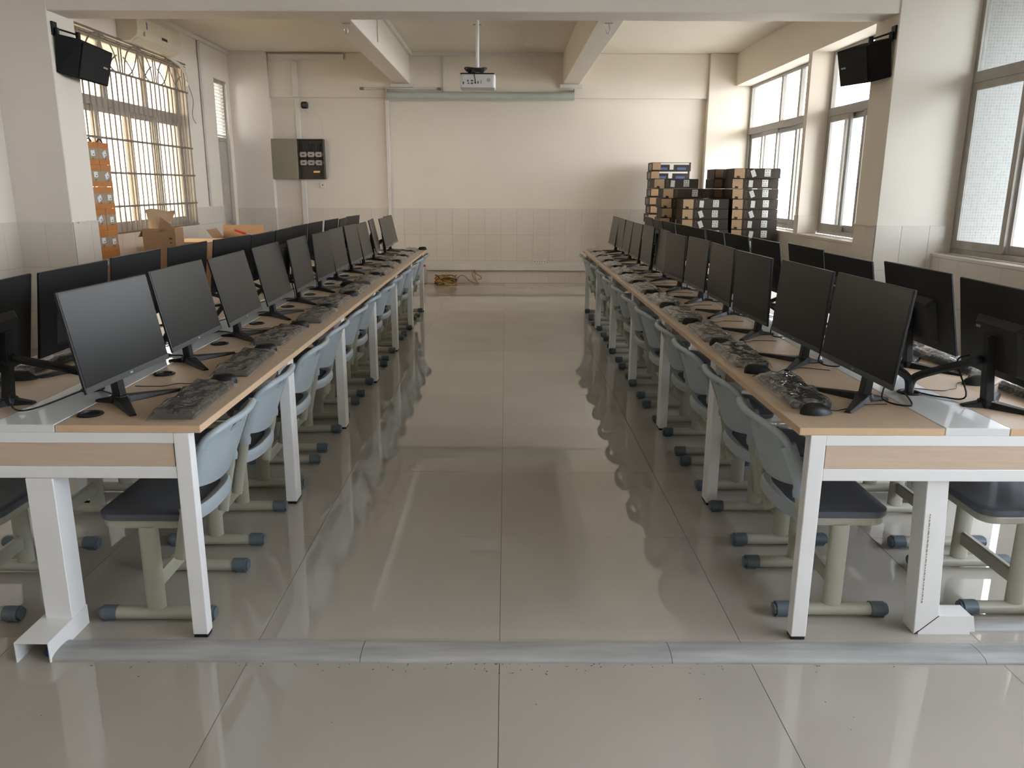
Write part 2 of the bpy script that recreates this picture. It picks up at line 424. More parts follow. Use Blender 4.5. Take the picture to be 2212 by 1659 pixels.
tile_field(pillar_right, (PR, PY0), 0, 0.71, DADO, tw=0.25, first=0.23)
tile_field(wall_right, (XR, 12.40), -90, 12.40-PY1, SILL-0.03, tw=0.25)
tile_field(wall_right_near, (NR, PY0), -90, 3.2, NSILL-0.03, tw=0.30, first=0.16)
tile_field(wall_left_near, (NL, 5.5), 90, PY0-5.5, DADO, tw=0.30)
tile_field(pier, (XR, 9.475), -90, 0.105, 1.165, SILL, tw=0.3)
tile_field(pier, (XR, 9.37), 0, 0.22, 1.165, SILL, tw=0.3)
# tiled ledge on the pillar dados
for nm, lab, b in (('trim_4','narrow tiled ledge on the left pillar',(PL-0.01, PL+0.030, PY0+0.06, PY1+0.005, DADO-0.012, DADO)), ('trim_5','narrow tiled ledge on the right pillar',(PR-0.022, PR+0.01, PY0+0.02, PY1, DADO-0.012, DADO))):
    struct(nm, simple_box(*b, 'wall_tile', 0.002, nm), lab, 'ledge')

# ---- windows.  Frames lie in a plane X = const
def win_bar(parent, name, x, y0, y1, z0, z1, m='alu', d=0.05, bevel=0.003):
    return obj(name, simple_box(x-d/2, x+d/2, y0, y1, z0, z1, m, bevel, name), parent)
def pane(parent, x, y0, y1, z0, z1, m='glass'):
    return obj('pane', simple_box(x-0.0025, x+0.0025, y0, y1, z0, z1, m, 0, 'pane'), parent)
def sash(parent, x, y0, y1, z0, z1, m='alu', g='glass', t=0.06):
    fr = MB()
    fr.box(x-0.014,x+0.014,y0,y0+t,z0,z1); fr.box(x-0.014,x+0.014,y1-t,y1,z0,z1)
    fr.box(x-0.014,x+0.014,y0+t,y1-t,z0,z0+0.07); fr.box(x-0.014,x+0.014,y0+t,y1-t,z1-t,z1)
    s_ = obj('sash', fr.mesh('sash', m, bevel=0.002, seg=1), parent)
    obj('pane', simple_box(x-0.0025, x+0.0025, y0+t, y1-t, z0+0.07, z1-t, g, 0, 'pane'), s_)
    return s_
def window(name, label, x, y0, y1, z0, z1, tz, mull, sashes, m='alu', upper='glass', glasses=None, fw=0.05):
    w = thing(name, label, 'window', kind='structure')
    win_bar(w, 'frame_post', x, y0, y0+fw, z0, z1, m); win_bar(w, 'frame_post', x, y1-fw, y1, z0, z1, m)
    win_bar(w, 'frame_rail', x, y0+fw, y1-fw, z0, z0+fw, m); win_bar(w, 'frame_rail', x, y0+fw, y1-fw, z1-fw*0.8, z1, m)
    win_bar(w, 'transom', x, y0+fw, y1-fw, tz-0.045, tz+0.045, m, d=0.08)
    ed = [y0+fw] + mull + [y1-fw]
    for a in mull: win_bar(w, 'mullion', x, a-0.032, a+0.032, tz+0.045, z1-fw*0.8, m)
    for a, b in zip(ed[:-1], ed[1:]): pane(w, x, a, b, tz+0.045, z1-fw*0.8, upper)
    for k, (a, b) in enumerate(sashes):
        sash(w, x + (0.02 if k % 2 else -0.02), a, b, z0+fw, tz-0.045, m, (glasses or {}).get(k, 'glass'))
    return w
WX = 3.64
window('window_1', 'far right sliding window beside the back corner', WX, 9.475, 12.40, SILL, 2.93, 2.285, [10.35, 11.03],
       [(9.525, 10.36), (10.30, 11.09), (11.03, 11.72), (11.66, 12.35)])
window('window_2', 'right sliding window between the slim pier and the speaker pillar', WX, PY1, 9.37, SILL, 2.93, 2.285, [8.30],
       [(7.71, 8.42), (8.36, 8.98), (8.72, 9.32)], glasses={1: 'frost_glass'})
window('window_3', 'large near right window showing a mosaic tiled wall outside', 4.02, 5.7, PY0, NSILL, 3.12, 2.385, [],
       [(6.43, 7.17), (5.75, 6.47)], m='old_alu', upper='grey_glass', glasses={0: 'grey_glass', 1: 'clear_glass'})
window('window_5', 'right window beyond the picture edge, beside the viewer', 4.02, -2.6, 3.9, NSILL, 3.12, 2.385, [-1.0, 0.4, 1.8, 3.0],
       [(3.1, 3.85), (2.4, 3.14), (1.7, 2.44), (1.0, 1.74), (0.3, 1.04), (-0.4, 0.34), (-1.1, -0.36), (-1.8, -1.06), (-2.55, -1.76)], m='old_alu', upper='clear_glass', glasses={k: 'clear_glass' for k in range(14)})
window('window_4', 'left window with dusty panes behind an iron grille', -4.22, LW0, LW1, LZ0, LZ1, 2.31, [8.75, 9.75],
       [(7.75, 8.55), (8.46, 9.26), (9.20, 9.95), (9.90, 10.63)], m='old_alu', upper='dusty_glass', glasses={0: 'warm_glass', 1: 'warm_glass', 2: 'warm_glass', 3: 'dusty_glass'})
# ---- door with louvred transom
door = thing('door_1', 'narrow grey door with a louvred transom in the left wall', 'door', kind='structure')
win_bar(door, 'frame_post', -4.17, D0, D0+0.04, 0, DZ, 'old_alu', 0.06); win_bar(door, 'frame_post', -4.17, D1-0.04, D1, 0, DZ, 'old_alu', 0.06)
win_bar(door, 'frame_rail', -4.17, D0+0.04, D1-0.04, DZ-0.05, DZ, 'old_alu', 0.06); win_bar(door, 'frame_rail', -4.17, D0+0.04, D1-0.04, 2.10, 2.155, 'old_alu', 0.06)
leaf = obj('door_leaf', simple_box(-4.19, -4.15, D0+0.04, D1-0.04, 0.01, 2.10, 'door', 0.004, 'leaf'), door)
for z0, z1 in ((0.12, 0.85), (1.2, 1.98)):
    obj('leaf_panel', simple_box(-4.155, -4.14, D0+0.12, D1-0.12, z0, z1, 'door', 0.006, 'leaf_panel'), leaf)
hasp = MB(); hasp.box(-4.15, -4.135, D1-0.16, D1-0.02, 0.93, 0.97); hasp.box(-4.14, -4.11, D1-0.10, D1-0.04, 0.86, 0.95); hasp.tube([(-4.13,D1-0.11,0.94),(-4.12,D1-0.12,0.99),(-4.12,D1-0.15,1.0),(-4.13,D1-0.16,0.94)], 0.006, 6)
obj('hasp_and_padlock', hasp.mesh('hasp', 'steel', bevel=0.002, seg=1), leaf)
lv = MB().hexa([(-4.195,D0+0.04,0),(-4.145,D0+0.04,0.018),(-4.145,D1-0.04,0.018),(-4.195,D1-0.04,0),(-4.195,D0+0.04,0.005),(-4.145,D0+0.04,0.023),(-4.145,D1-0.04,0.023),(-4.195,D1-0.04,0.005)]).mesh('louvre', 'conduit')
for k in range(15): obj('louvre', lv, door, (0, 0, 2.17 + k*0.048))

# ---- outside the windows
fin = tag(obj('wall_outside_right', simple_box(4.051, 4.80, PY0+0.005, PY1, -4.0, 3.14, 'mosaic', 0, 'fin')), 'pale mosaic tiled wall seen through the near right window', 'wall', kind='structure')
gr = tag(obj('ground_outside', simple_box(-60, 60, -60, 70, -4.3, -4.0, 'ground', 0, 'ground')), 'concrete ground outside below the windows', 'ground', kind='structure')
cor = MB(); cor.box(-6.3, -4.62, REAR, 13.5, -0.15, 0.0); cor.box(-6.4, -4.62, REAR, 13.5, 3.38, 3.53); cor.box(-6.4, -6.28, REAR, 13.5, -0.15, 1.05)
tag(obj('wall_corridor_outside', cor.mesh('corridor', 'facade')), 'pale open corridor with parapet outside the left window', 'corridor', kind='structure')
bl = thing('wall_building_outside', 'pale building across the yard behind the left window', 'building', (-17, 10, -4), kind='structure')
obj('facade', simple_box(-3, 0, -9, 12, 0, 9, 'facade', 0, 'facade'), bl)
wm = simple_box(-0.02, 0.06, -0.7, 0.7, 0, 1.5, 'facade_dark', 0.02, 'facade_window')
for j in range(3):
    for i in range(7): obj('facade_window', wm, bl, (0, -7.5+i*2.9, 1.1+j*2.9))

ev = MB(); ev.box(3.74, 5.35, REAR, 13.0, 3.14, 3.30)
tag(obj('roof_eave_outside', ev.mesh('eave', 'facade')), 'concrete sun-shade slab outside above the right windows', 'eave', kind='structure')
for y0_ in (5.1, -2.9):  # unseen fins, added to block slanting skylight through the right windows
    tag(obj('wall_fin_added', simple_box(4.24, 4.80, y0_+0.1, y0_+0.55, -4.0, 3.14, 'mosaic', 0, 'fin')), 'added unseen mosaic fin shading the right windows, %s' % ('beside the middle pier' if y0_ > 0 else 'at the near end'), 'wall', kind='structure')

# ================================================================== DESKS
Y0, MOD = 2.36, 1.2
TOP = 0.74
def make_desk():
    """one double-sided bench module, origin on the floor at the middle of its near end; x across, y along"""
    root = thing('computer_desk', 'desk', 'desk')
    HW, CH = 0.556, 0.1015      # half width, half channel
    g = 0.0015
    for s in (-1, 1):
        a, b = sorted((s*CH, s*HW))
        mb = MB(); mb.cur = 0; mb.box(a+(0.001 if s > 0 else 0), b-(0.001 if s < 0 else 0), g, MOD-g, 0.716, TOP)
        me = mb.mesh('tabletop', ['wood', 'wood_edge'], bevel=0.0015, seg=1)
        for p in me.polygons:
            if abs(p.normal.z) < 0.5: p.material_index = 1
        t = obj('tabletop', me, root)
    obj('cable_channel_cover', simple_box(-CH+0.001, CH-0.001, g, MOD-g, 0.716, TOP+0.001, 'white_gloss', 0.0015, 'cover'), root)
    gl = MB(); gl.lathe([(0.040,0),(0.042,0.002),(0.038,0.006),(0.030,0.006),(0.029,0.002)], 20)
    gm = gl.mesh('grommet', 'black_plastic', smooth=True)
    for dy in (0.44, 1.04): obj('grommet', gm, root, (0.0, dy, TOP+0.001))
    leg = MB().box(-0.025, 0.025, -0.022, 0.022, 0.012, 0.716).mesh('leg', 'white_metal', bevel=0.003)
    foot = MB().box(-0.023, 0.023, -0.020, 0.020, 0.0, 0.014).mesh('foot', 'black_plastic', bevel=0.002)
    LX = 0.556 - 0.062
    top_rail = MB().box(-LX+0.025, LX-0.025, -0.020, 0.020, 0.681, 0.716).mesh('rail', 'white_metal', bevel=0.002)
    low_rail = MB().box(-LX+0.025, LX-0.025, -0.020, 0.020, 0.564, 0.604).mesh('rail', 'white_metal', bevel=0.002)
    pan = MB().box(-LX+0.029, LX-0.029, -0.017, 0.010, 0.6045, 0.6805).mesh('panel', 'wood_end', bevel=0.001)
    for y in (0.0235, MOD-0.0235):
        for s in (-1, 1):
            l_ = obj('leg', leg, root, (s*LX, y, 0)); obj('foot', foot, l_)
        obj('top_rail', top_rail, root, (0, y, 0)); obj('lower_rail', low_rail, root, (0, y, 0))
        obj('end_panel', pan, root, (0, y, 0))
    bm_ = MB().box(-0.02, 0.02, 0.046, MOD-0.046, 0.676, 0.716).mesh('beam', 'white_metal', bevel=0.002)
    for s in (-1, 1): obj('under_beam', bm_, root, (s*(LX-0.07), 0, 0))
    tray = MB(); tray.box(-0.10, 0.10, 0.05, MOD-0.05, 0.62, 0.625); tray.box(-0.10, -0.096, 0.05, MOD-0.05, 0.625, 0.715); tray.box(0.096, 0.10, 0.05, MOD-0.05, 0.625, 0.715)
    obj('cable_tray', tray.mesh('tray', 'white_metal'), root)
    return root, gm
DXL, DXR = -1.508, 1.474
desk0, grommet_mesh = make_desk()
desks = []
for side, cx in (('left', DXL), ('right', DXR)):
    for k in range(6):
        d = desk0 if (side == 'left' and k == 0) else copy_tree(desk0)
        d.location = (cx + (0 if side == 'left' else -0.0), Y0 + k*MOD, 0)
        where = 'nearest the camera' if k == 0 else ('farthest, by the back wall' if k == 5 else ORD[k] + ' from the camera')
        tag(d, 'beech topped white computer desk in the %s row, %s' % (side, where), 'desk', 'computer desks of the %s row' % side)
        desks.append((side, d))
for side, d in desks:
    if side == 'left':
        for dy in (0.12, 0.695): obj('grommet', grommet_mesh, d, (0.155, dy, TOP))

# ================================================================== MONITORS
PW, PH = 0.540, 0.318
def monitor_meshes():
    m = {}
    # panel: origin at the bottom centre of the screen face, +x is the viewing side
    pb = MB(); pb.box(-0.010, 0.0, -PW/2, PW/2, -0.004, PH); m['panel'] = pb.mesh('panel', 'black_plastic', bevel=0.002, seg=1)
    m['screen'] = MB().box(0.0, 0.0008, -PW/2+0.006, PW/2-0.006, 0.016, PH-0.006).mesh('screen', 'screen')
    m['chin'] = MB().box(0.0, 0.0016, -PW/2+0.001, PW/2-0.001, -0.003, 0.0155).mesh('chin', 'chin', bevel=0.0004, seg=1)
    m['badge'] = MB().box(0.0016, 0.0022, -0.008, 0.008, 0.0035, 0.0095).mesh('badge', 'badge')
    # back hump
    hb = MB(); n = 10
    def ring(x, hw, z0, z1): return [(x, y, z) for (y, z) in rrect(-hw, hw, z0, z1, 0.012, 2)]
    r0, r1 = ring(-0.009, 0.150, 0.020, 0.205), ring(-0.034, 0.125, 0.034, 0.185)
    k = len(r0)
    hb.add(r0 + r1, [(i, (i+1) % k, k+(i+1) % k, k+i) for i in range(k)] + [tuple(range(k, 2*k))])
    m['hump'] = hb.mesh('back_housing', 'black_matte', bevel=0.0)
    m['label'] = MB().box(-0.0345, -0.0338, 0.090, 0.116, 0.165, 0.174).mesh('rating_label', 'badge')
    nk = MB(); nk.hexa([(-0.036,-0.019,0.010),(-0.004,-0.019,0.010),(-0.004,0.019,0.010),(-0.036,0.019,0.010),(-0.056,-0.021,0.25),(-0.034,-0.021,0.25),(-0.034,0.021,0.25),(-0.056,0.021,0.25)])
    m['neck'] = nk.mesh('neck', 'black_plastic', bevel=0.004)
    ft = MB()
    def arm(p, q, w0, w1, h0, h1):
        p, q = Vector(p), Vector(q); d = (q-p).normalized(); a = Vector((-d.y, d.x, 0))
        ft.hexa([p-a*w0, q-a*w1, q+a*w1, p+a*w0] and [tuple(v) for v in (p-a*w0, q-a*w1, q+a*w1, p+a*w0)] +
                [tuple(v) for v in (p-a*w0*0.7+Vector((0,0,h0)), q-a*w1*0.6+Vector((0,0,h1)), q+a*w1*0.6+Vector((0,0,h1)), p+a*w0*0.7+Vector((0,0,h0)))])
    c = (-0.02, 0, 0)
    arm(c, (0.114, 0.170, 0), 0.030, 0.012, 0.024, 0.008); arm(c, (0.114, -0.170, 0), 0.030, 0.012, 0.024, 0.008); arm(c, (-0.105, 0.0, 0), 0.028, 0.014, 0.024, 0.008)
    ft.lathe([(0.034, 0), (0.034, 0.012), (0.028, 0.026)], 12, (-0.02, 0))
    m['foot'] = ft.mesh('stand_foot', 'black_plastic', bevel=0.0015, seg=1)
    return m
MM = monitor_meshes()
# (x, y, z of the screen's bottom edge centre, yaw, tilt) fitted to the photograph
FIT = {
 'L': [(-1.28,2.638,.84,-3.3,10.2),(-1.296,3.294,.837,0,11.5),(-1.279,3.884,.836,1.3,13.6),(-1.293,4.54,.835,1.2,12.2),(-1.292,5.135,.834,1.8,7.9),(-1.288,5.726,.833,-.7,4.5),(-1.307,6.381,.832,.6,8.2),(-1.299,6.978,.833,-.2,9.1),(-1.3,7.584,.826,.5,11.3),(-1.302,8.188,.835,4.6,12.2),(-1.278,8.80,.828,.1,11.8),(-1.297,9.345,.834,-1.0,13)],
 'R': [(1.216,2.704,.846,1.7,6.2),(1.225,3.319,.838,1.5,4.2),(1.232,3.986,.83,1.6,-.4),(1.246,4.646,.826,-.9,1.3),(1.24,5.244,.828,.9,3.3),(1.228,5.844,.821,2.9,1),(1.24,6.484,.821,-1.5,6.5),(1.223,7.025,.827,0,3.6),(1.22,7.654,.823,-.2,5.7),(1.222,8.235,.823,-1.0,7),(1.233,8.785,.824,-1.0,5.6),(1.224,9.33,.827,.1,8.8)],
 'LO': [(-1.744,2.6,.842,5.5,8),(-1.748,3.15,.842,1.5,7),(-1.761,3.734,.845,1.7,5.8),(-1.763,4.348,.844,.4,6.3),(-1.748,5.007,.843,-5.2,7.5),(-1.744,5.611,.836,0,8.3),(-1.749,6.158,.839,2.3,8.5),(-1.764,6.743,.837,.8,6.4),(-1.768,7.337,.837,.1,5.8),(-1.762,7.971,.838,-1.2,6.7),(-1.763,8.516,.83,3.3,7.4),(-1.768,9.143,.832,-4.4,6.1)],
 'RO': [(1.702,2.622,.841,-1.7,8.6),(1.737,3.248,.845,.2,11.2),(1.702,3.849,.835,.5,10),(1.708,4.438,.841,-.7,8.5),(1.701,5.092,.835,.1,9.6),(1.693,5.701,.834,1.3,10.3),(1.695,6.306,.829,-.9,10.2),(1.687,6.888,.825,.2,10.5),(1.692,7.452,.826,.9,11.5),(1.688,8.086,.824,.8,10.3),(1.69,8.637,.823,-.2,11.8),(1.697,9.26,.828,-1,10.4)],
}
ROWTXT = {'L': ('left row', 'aisle side'), 'R': ('right row', 'aisle side'), 'LO': ('left row', 'window side'), 'RO': ('right row', 'window side')}
def ordpos(i, n=12):
    return 'nearest the camera' if i == 0 else ('farthest from the camera' if i == n-1 else ORD[i] + ' from the camera')
def cable_mesh(ps, r, m, n=7):
    return MB().tube(smooth_path(ps), r, n).mesh('cable', m, smooth=True)
def smooth_path(ps, sub=6):
    ps = [Vector(p) for p in ps]; out = []
    for i in range(len(ps)-1):
        p0, p1, p2, p3 = ps[max(i-1,0)], ps[i], ps[i+1], ps[min(i+2, len(ps)-1)]
        for k in range(sub):
            t = k/sub
            out.append(0.5*((2*p1) + (p2-p0)*t + (2*p0-5*p1+4*p2-p3)*t*t + (3*p1-p0-3*p2+p3)*t**3))
    out.append(ps[-1]); return out
for row, fits in FIT.items():
    s = 1 if row in ('L', 'RO') else -1
    cx = DXL if row[0] == 'L' else DXR
    for i, (x, y, z, yaw, tilt) in enumerate(fits):
        a = R(yaw) + (0 if s > 0 else math.pi)
        OFF = 0.030
        rx, ry = x - math.cos(a)*OFF, y - math.sin(a)*OFF
        words = ROWTXT[row]
        face = 'black monitor facing the aisle' if row in ('L', 'R') else 'black monitor seen from behind'
        root = thing('monitor', '%s on the %s, %s' % (face, words[0], ordpos(i)), 'monitor', (rx, ry, TOP), a, 'monitors on the %s of the %s' % (words[1], words[0]))
        p = obj('panel', MM['panel'], root, (OFF, 0, z-TOP), (0, -R(tilt), 0))
        obj('screen', MM['screen'], p); obj('chin', MM['chin'], p); obj('badge', MM['badge'], p)
        obj('back_housing', MM['hump'], p); obj('rating_label', MM['label'], p)
        obj('neck', MM['neck'], root); obj('stand_foot', MM['foot'], root)
        # cable sleeve from the back of the housing down to the grommet in the middle of the bench
        gw = Vector((cx, Y0 + 0.44 + i*0.6, TOP + 0.006))
        inv = Matrix.Translation((rx, ry, TOP)) @ Matrix.Rotation(a, 4, 'Z')
        g = inv.inverted() @ gw
        off = 0.02 if row in ('L', 'R') else -0.02
        rnd = random.Random(i*7 + len(row)*3 + (row[0] == 'L'))
        b0 = Vector((-0.045, rnd.uniform(-0.05, 0.05), 0.16))
        mid = b0.lerp(g, 0.5) + Vector((-0.02, rnd.uniform(-0.03, 0.03), 0.015))
        obj('cable_sleeve', cable_mesh([b0, b0 + Vector((-0.035, 0.0, -0.012)), mid, g + Vector((0.010, 0, 0.05)), g + Vector((0, 0, -0.004))], 0.0115 if i else 0.0150, 'black_matte', 8), root)
        e = g + Vector((0.02, 0.0, 0))
        obj('power_cord', cable_mesh([b0 + Vector((0.0, 0.07, 0.0)), b0 + Vector((-0.03, 0.09, -0.03)), Vector((-0.06, 0.06+rnd.uniform(-.03,.03), 0.02)), Vector((g.x*0.6, 0.10, 0.006)), e], 0.0032, 'black_plastic', 6), root)

# ================================================================== KEYBOARDS in clear bags, MICE
def keyboard_meshes():
    m = {}
    L_, D_ = 0.435, 0.130
    kb = MB(); kb.hexa([(-L_/2,-D_/2,0),(L_/2,-D_/2,0),(L_/2,D_/2,0),(-L_/2,D_/2,0),(-L_/2,-D_/2,0.010),(L_/2,-D_/2,0.010),(L_/2,D_/2,0.022),(-L_/2,D_/2,0.022)])
    m['base'] = kb.mesh('keyboard_base', 'black_plastic', bevel=0.002)
    ks = MB()
    for r_ in range(6):
        y = -D_/2 + 0.010 + r_*0.0192; zt = 0.011 + (y + D_/2)/D_*0.012
        x = -L_/2 + 0.008
        while x < L_/2 - 0.014:
            w = 0.0162
            if r_ == 0 and -0.10 < x < 0.0: w = 0.095
            ks.hexa([(x,y,zt-0.002),(x+w,y,zt-0.002),(x+w,y+0.0165,zt),(x,y+0.0165,zt),(x+0.002,y+0.0015,zt+0.007),(x+w-0.002,y+0.0015,zt+0.007),(x+w-0.002,y+0.0145,zt+0.009),(x+0.002,y+0.0145,zt+0.009)])
            x += w + 0.0025
    m['keys'] = ks.mesh('key_rows', 'black_matte')
    # wrinkled clear bag
    for v in range(3):
        rnd = random.Random(v+4); nx, ny = 44, 16
        W_, H_ = 0.475, 0.160
        ph = [(rnd.uniform(-60, 60), rnd.uniform(20, 130), rnd.uniform(0, 6.28), rnd.uniform(.0006, .0014)) for _ in range(9)]
        def zz(x, y):
            u, w = abs(x)/(W_/2), abs(y)/(H_/2)
            e = max((u-0.90)/0.10, (w-0.80)/0.20, 0)
            b = 0.0235 + (y/D_+0.5)*0.011
            b = b*(1-min(e,1)**0.7) + 0.004*min(e,1)
            n_ = sum(A*math.sin(kx*x + ky*y + q) for kx, ky, q, A in ph)*1.0
            return max(b + n_ + (rnd.random()-.5)*0.0007*(1-min(e,1)), 0.0022)
        vs = []; fs = []
        for j in range(ny+1):
            for i in range(nx+1):
                x = -W_/2 + W_*i/nx; y = -H_/2 + H_*j/ny
                vs.append((x, y, zz(x, y)))
        for j in range(ny):
            for i in range(nx):
                a = j*(nx+1)+i; fs.append((a, a+1, a+nx+2, a+nx+1))
        bag = MB(); bag.add(vs, fs)
        me = bag.mesh('bag', 'film'); 
        for p in me.polygons: p.use_smooth = True
        m['bag%d' % v] = me
    return m
KM = keyboard_meshes()
def mouse_meshes():
    m = {}
    mb = MB(); n = 16; prof = []
    rings = 7; vs = []; fs = []
    for j in range(rings):
        t = j/(rings-1)*math.pi/2; 
        for k in range(n):
            a = 2*math.pi*k/n
            x = 0.056*math.cos(a); y = 0.031*math.sin(a)*(1 - 0.10*math.cos(a)**2)
            f = math.cos(t)**0.62
            z = 0.036*math.sin(t)*(1 - 0.22*math.cos(a)*math.cos(t))
            vs.append((x*f - 0.006*math.sin(t), y*f, z))
    for j in range(rings-1):
        for k in range(n): fs.append((j*n+k, j*n+(k+1) % n, (j+1)*n+(k+1) % n, (j+1)*n+k))
    fs.append(tuple(range(n-1,-1,-1))); mb.add(vs, fs)
    m['body'] = mb.mesh('mouse_body', 'black_plastic', smooth=True, weld=True)
    m['wheel'] = MB().tube([(0.026,-0.003,0.028),(0.026,0.003,0.028)], 0.008, 10).mesh('wheel', 'chin', smooth=True)
    return m
MO = mouse_meshes()
KB = {'L': [(-1.070,2.640,2),(-1.085,3.235,2),(-1.115,3.86,-1),(-1.080,4.49,1),(-1.10,5.06,0),(-1.09,5.68,1),(-1.10,6.28,-1),(-1.09,6.92,0),(-1.10,7.50,2),(-1.10,8.10,0),(-1.10,8.715,-1),(-1.10,9.285,0)],
      'R': [(1.045,2.800,-2),(1.035,3.43,-2),(1.035,3.985,-2),(1.03,4.585,0),(1.03,5.19,1),(1.03,5.83,-1),(1.03,6.42,0),(1.03,7.03,1),(1.03,7.62,0),(1.03,8.21,-1),(1.03,8.77,0),(1.03,9.315,0)],
      'LO': [(-1.93,2.70,2),(-1.92,3.28,-5),(-1.92,3.88,1)],
      'RO': [(1.915,2.66,2),(1.905,3.30,4),(1.915,3.90,1)]}
MS = {'L': [(-1.073,2.915,0),(-1.092,3.515,5),(-1.10,4.15,0),(-1.10,4.79,-6),(-1.07,5.395,10),(-1.20,5.98,0),(-1.09,6.60,0),(-1.10,7.22,0),(-1.08,7.81,0),(-1.10,8.42,0),(-1.10,9.0,0),(-1.0,9.52,0)],
      'R': [(1.03,2.525,8),(1.02,3.115,-6),(1.023,3.70,4),(1.024,4.30,0),(1.015,4.91,5),(1.024,5.53,0),(1.03,6.13,0),(1.03,6.72,0),(1.03,7.32,0),(1.03,7.94,0),(1.03,8.495,0),(1.03,9.042,0)],
      'LO': [(-1.86,2.96,0),(-1.80,3.02,0)][:1], 'RO': [(1.80,2.94,0),(1.84,3.56,0)]}
for row, lst in KB.items():
    w = ROWTXT[row]
    for i, (x, y, yaw) in enumerate(lst):
        a = R(90 if row in ('L', 'RO') else -90) + R(yaw)      # keyboard's front edge towards the chair
        k = thing('keyboard', 'black keyboard still in its clear bag, %s, %s, %s' % (w[0], w[1], ordpos(i)), 'keyboard', (x, y, TOP+0.0005), a, 'bagged keyboards of the %s, %s' % w)
        obj('keyboard_base', KM['base'], k); tag(obj('key_rows', KM['keys'], k), kind='stuff')
        obj('plastic_bag', KM['bag%d' % (i % 3)], k)
for row, lst in MS.items():
    w = ROWTXT[row]
    for i, (x, y, yaw) in enumerate(lst):
        a = R(180 if row in ('L', 'RO') else 0) + R(yaw)
        q = thing('computer_mouse', 'black computer mouse of the %s, %s, %s' % (w[0], w[1], ordpos(i)), 'computer mouse', (x, y, TOP+0.0005), a, 'mice of the %s, %s' % w)
        obj('mouse_body', MO['body'], q); obj('scroll_wheel', MO['wheel'], q)
        rnd = random.Random(i*5+len(row)); b = rnd.uniform(-.03, .03)
        sgn = -1 if row in ('L', 'LO') else 1
        ln = 0.20
        obj('cord', cable_mesh([(0.050,0,0.010),(0.08,0.01,0.004),(0.12,0.05+b,0.0035),(0.16,0.06+b*1.5,0.0035),(ln,0.09+b,0.0035),(ln+0.10,0.07,0.0035)], 0.0017, 'black_plastic', 5), q)

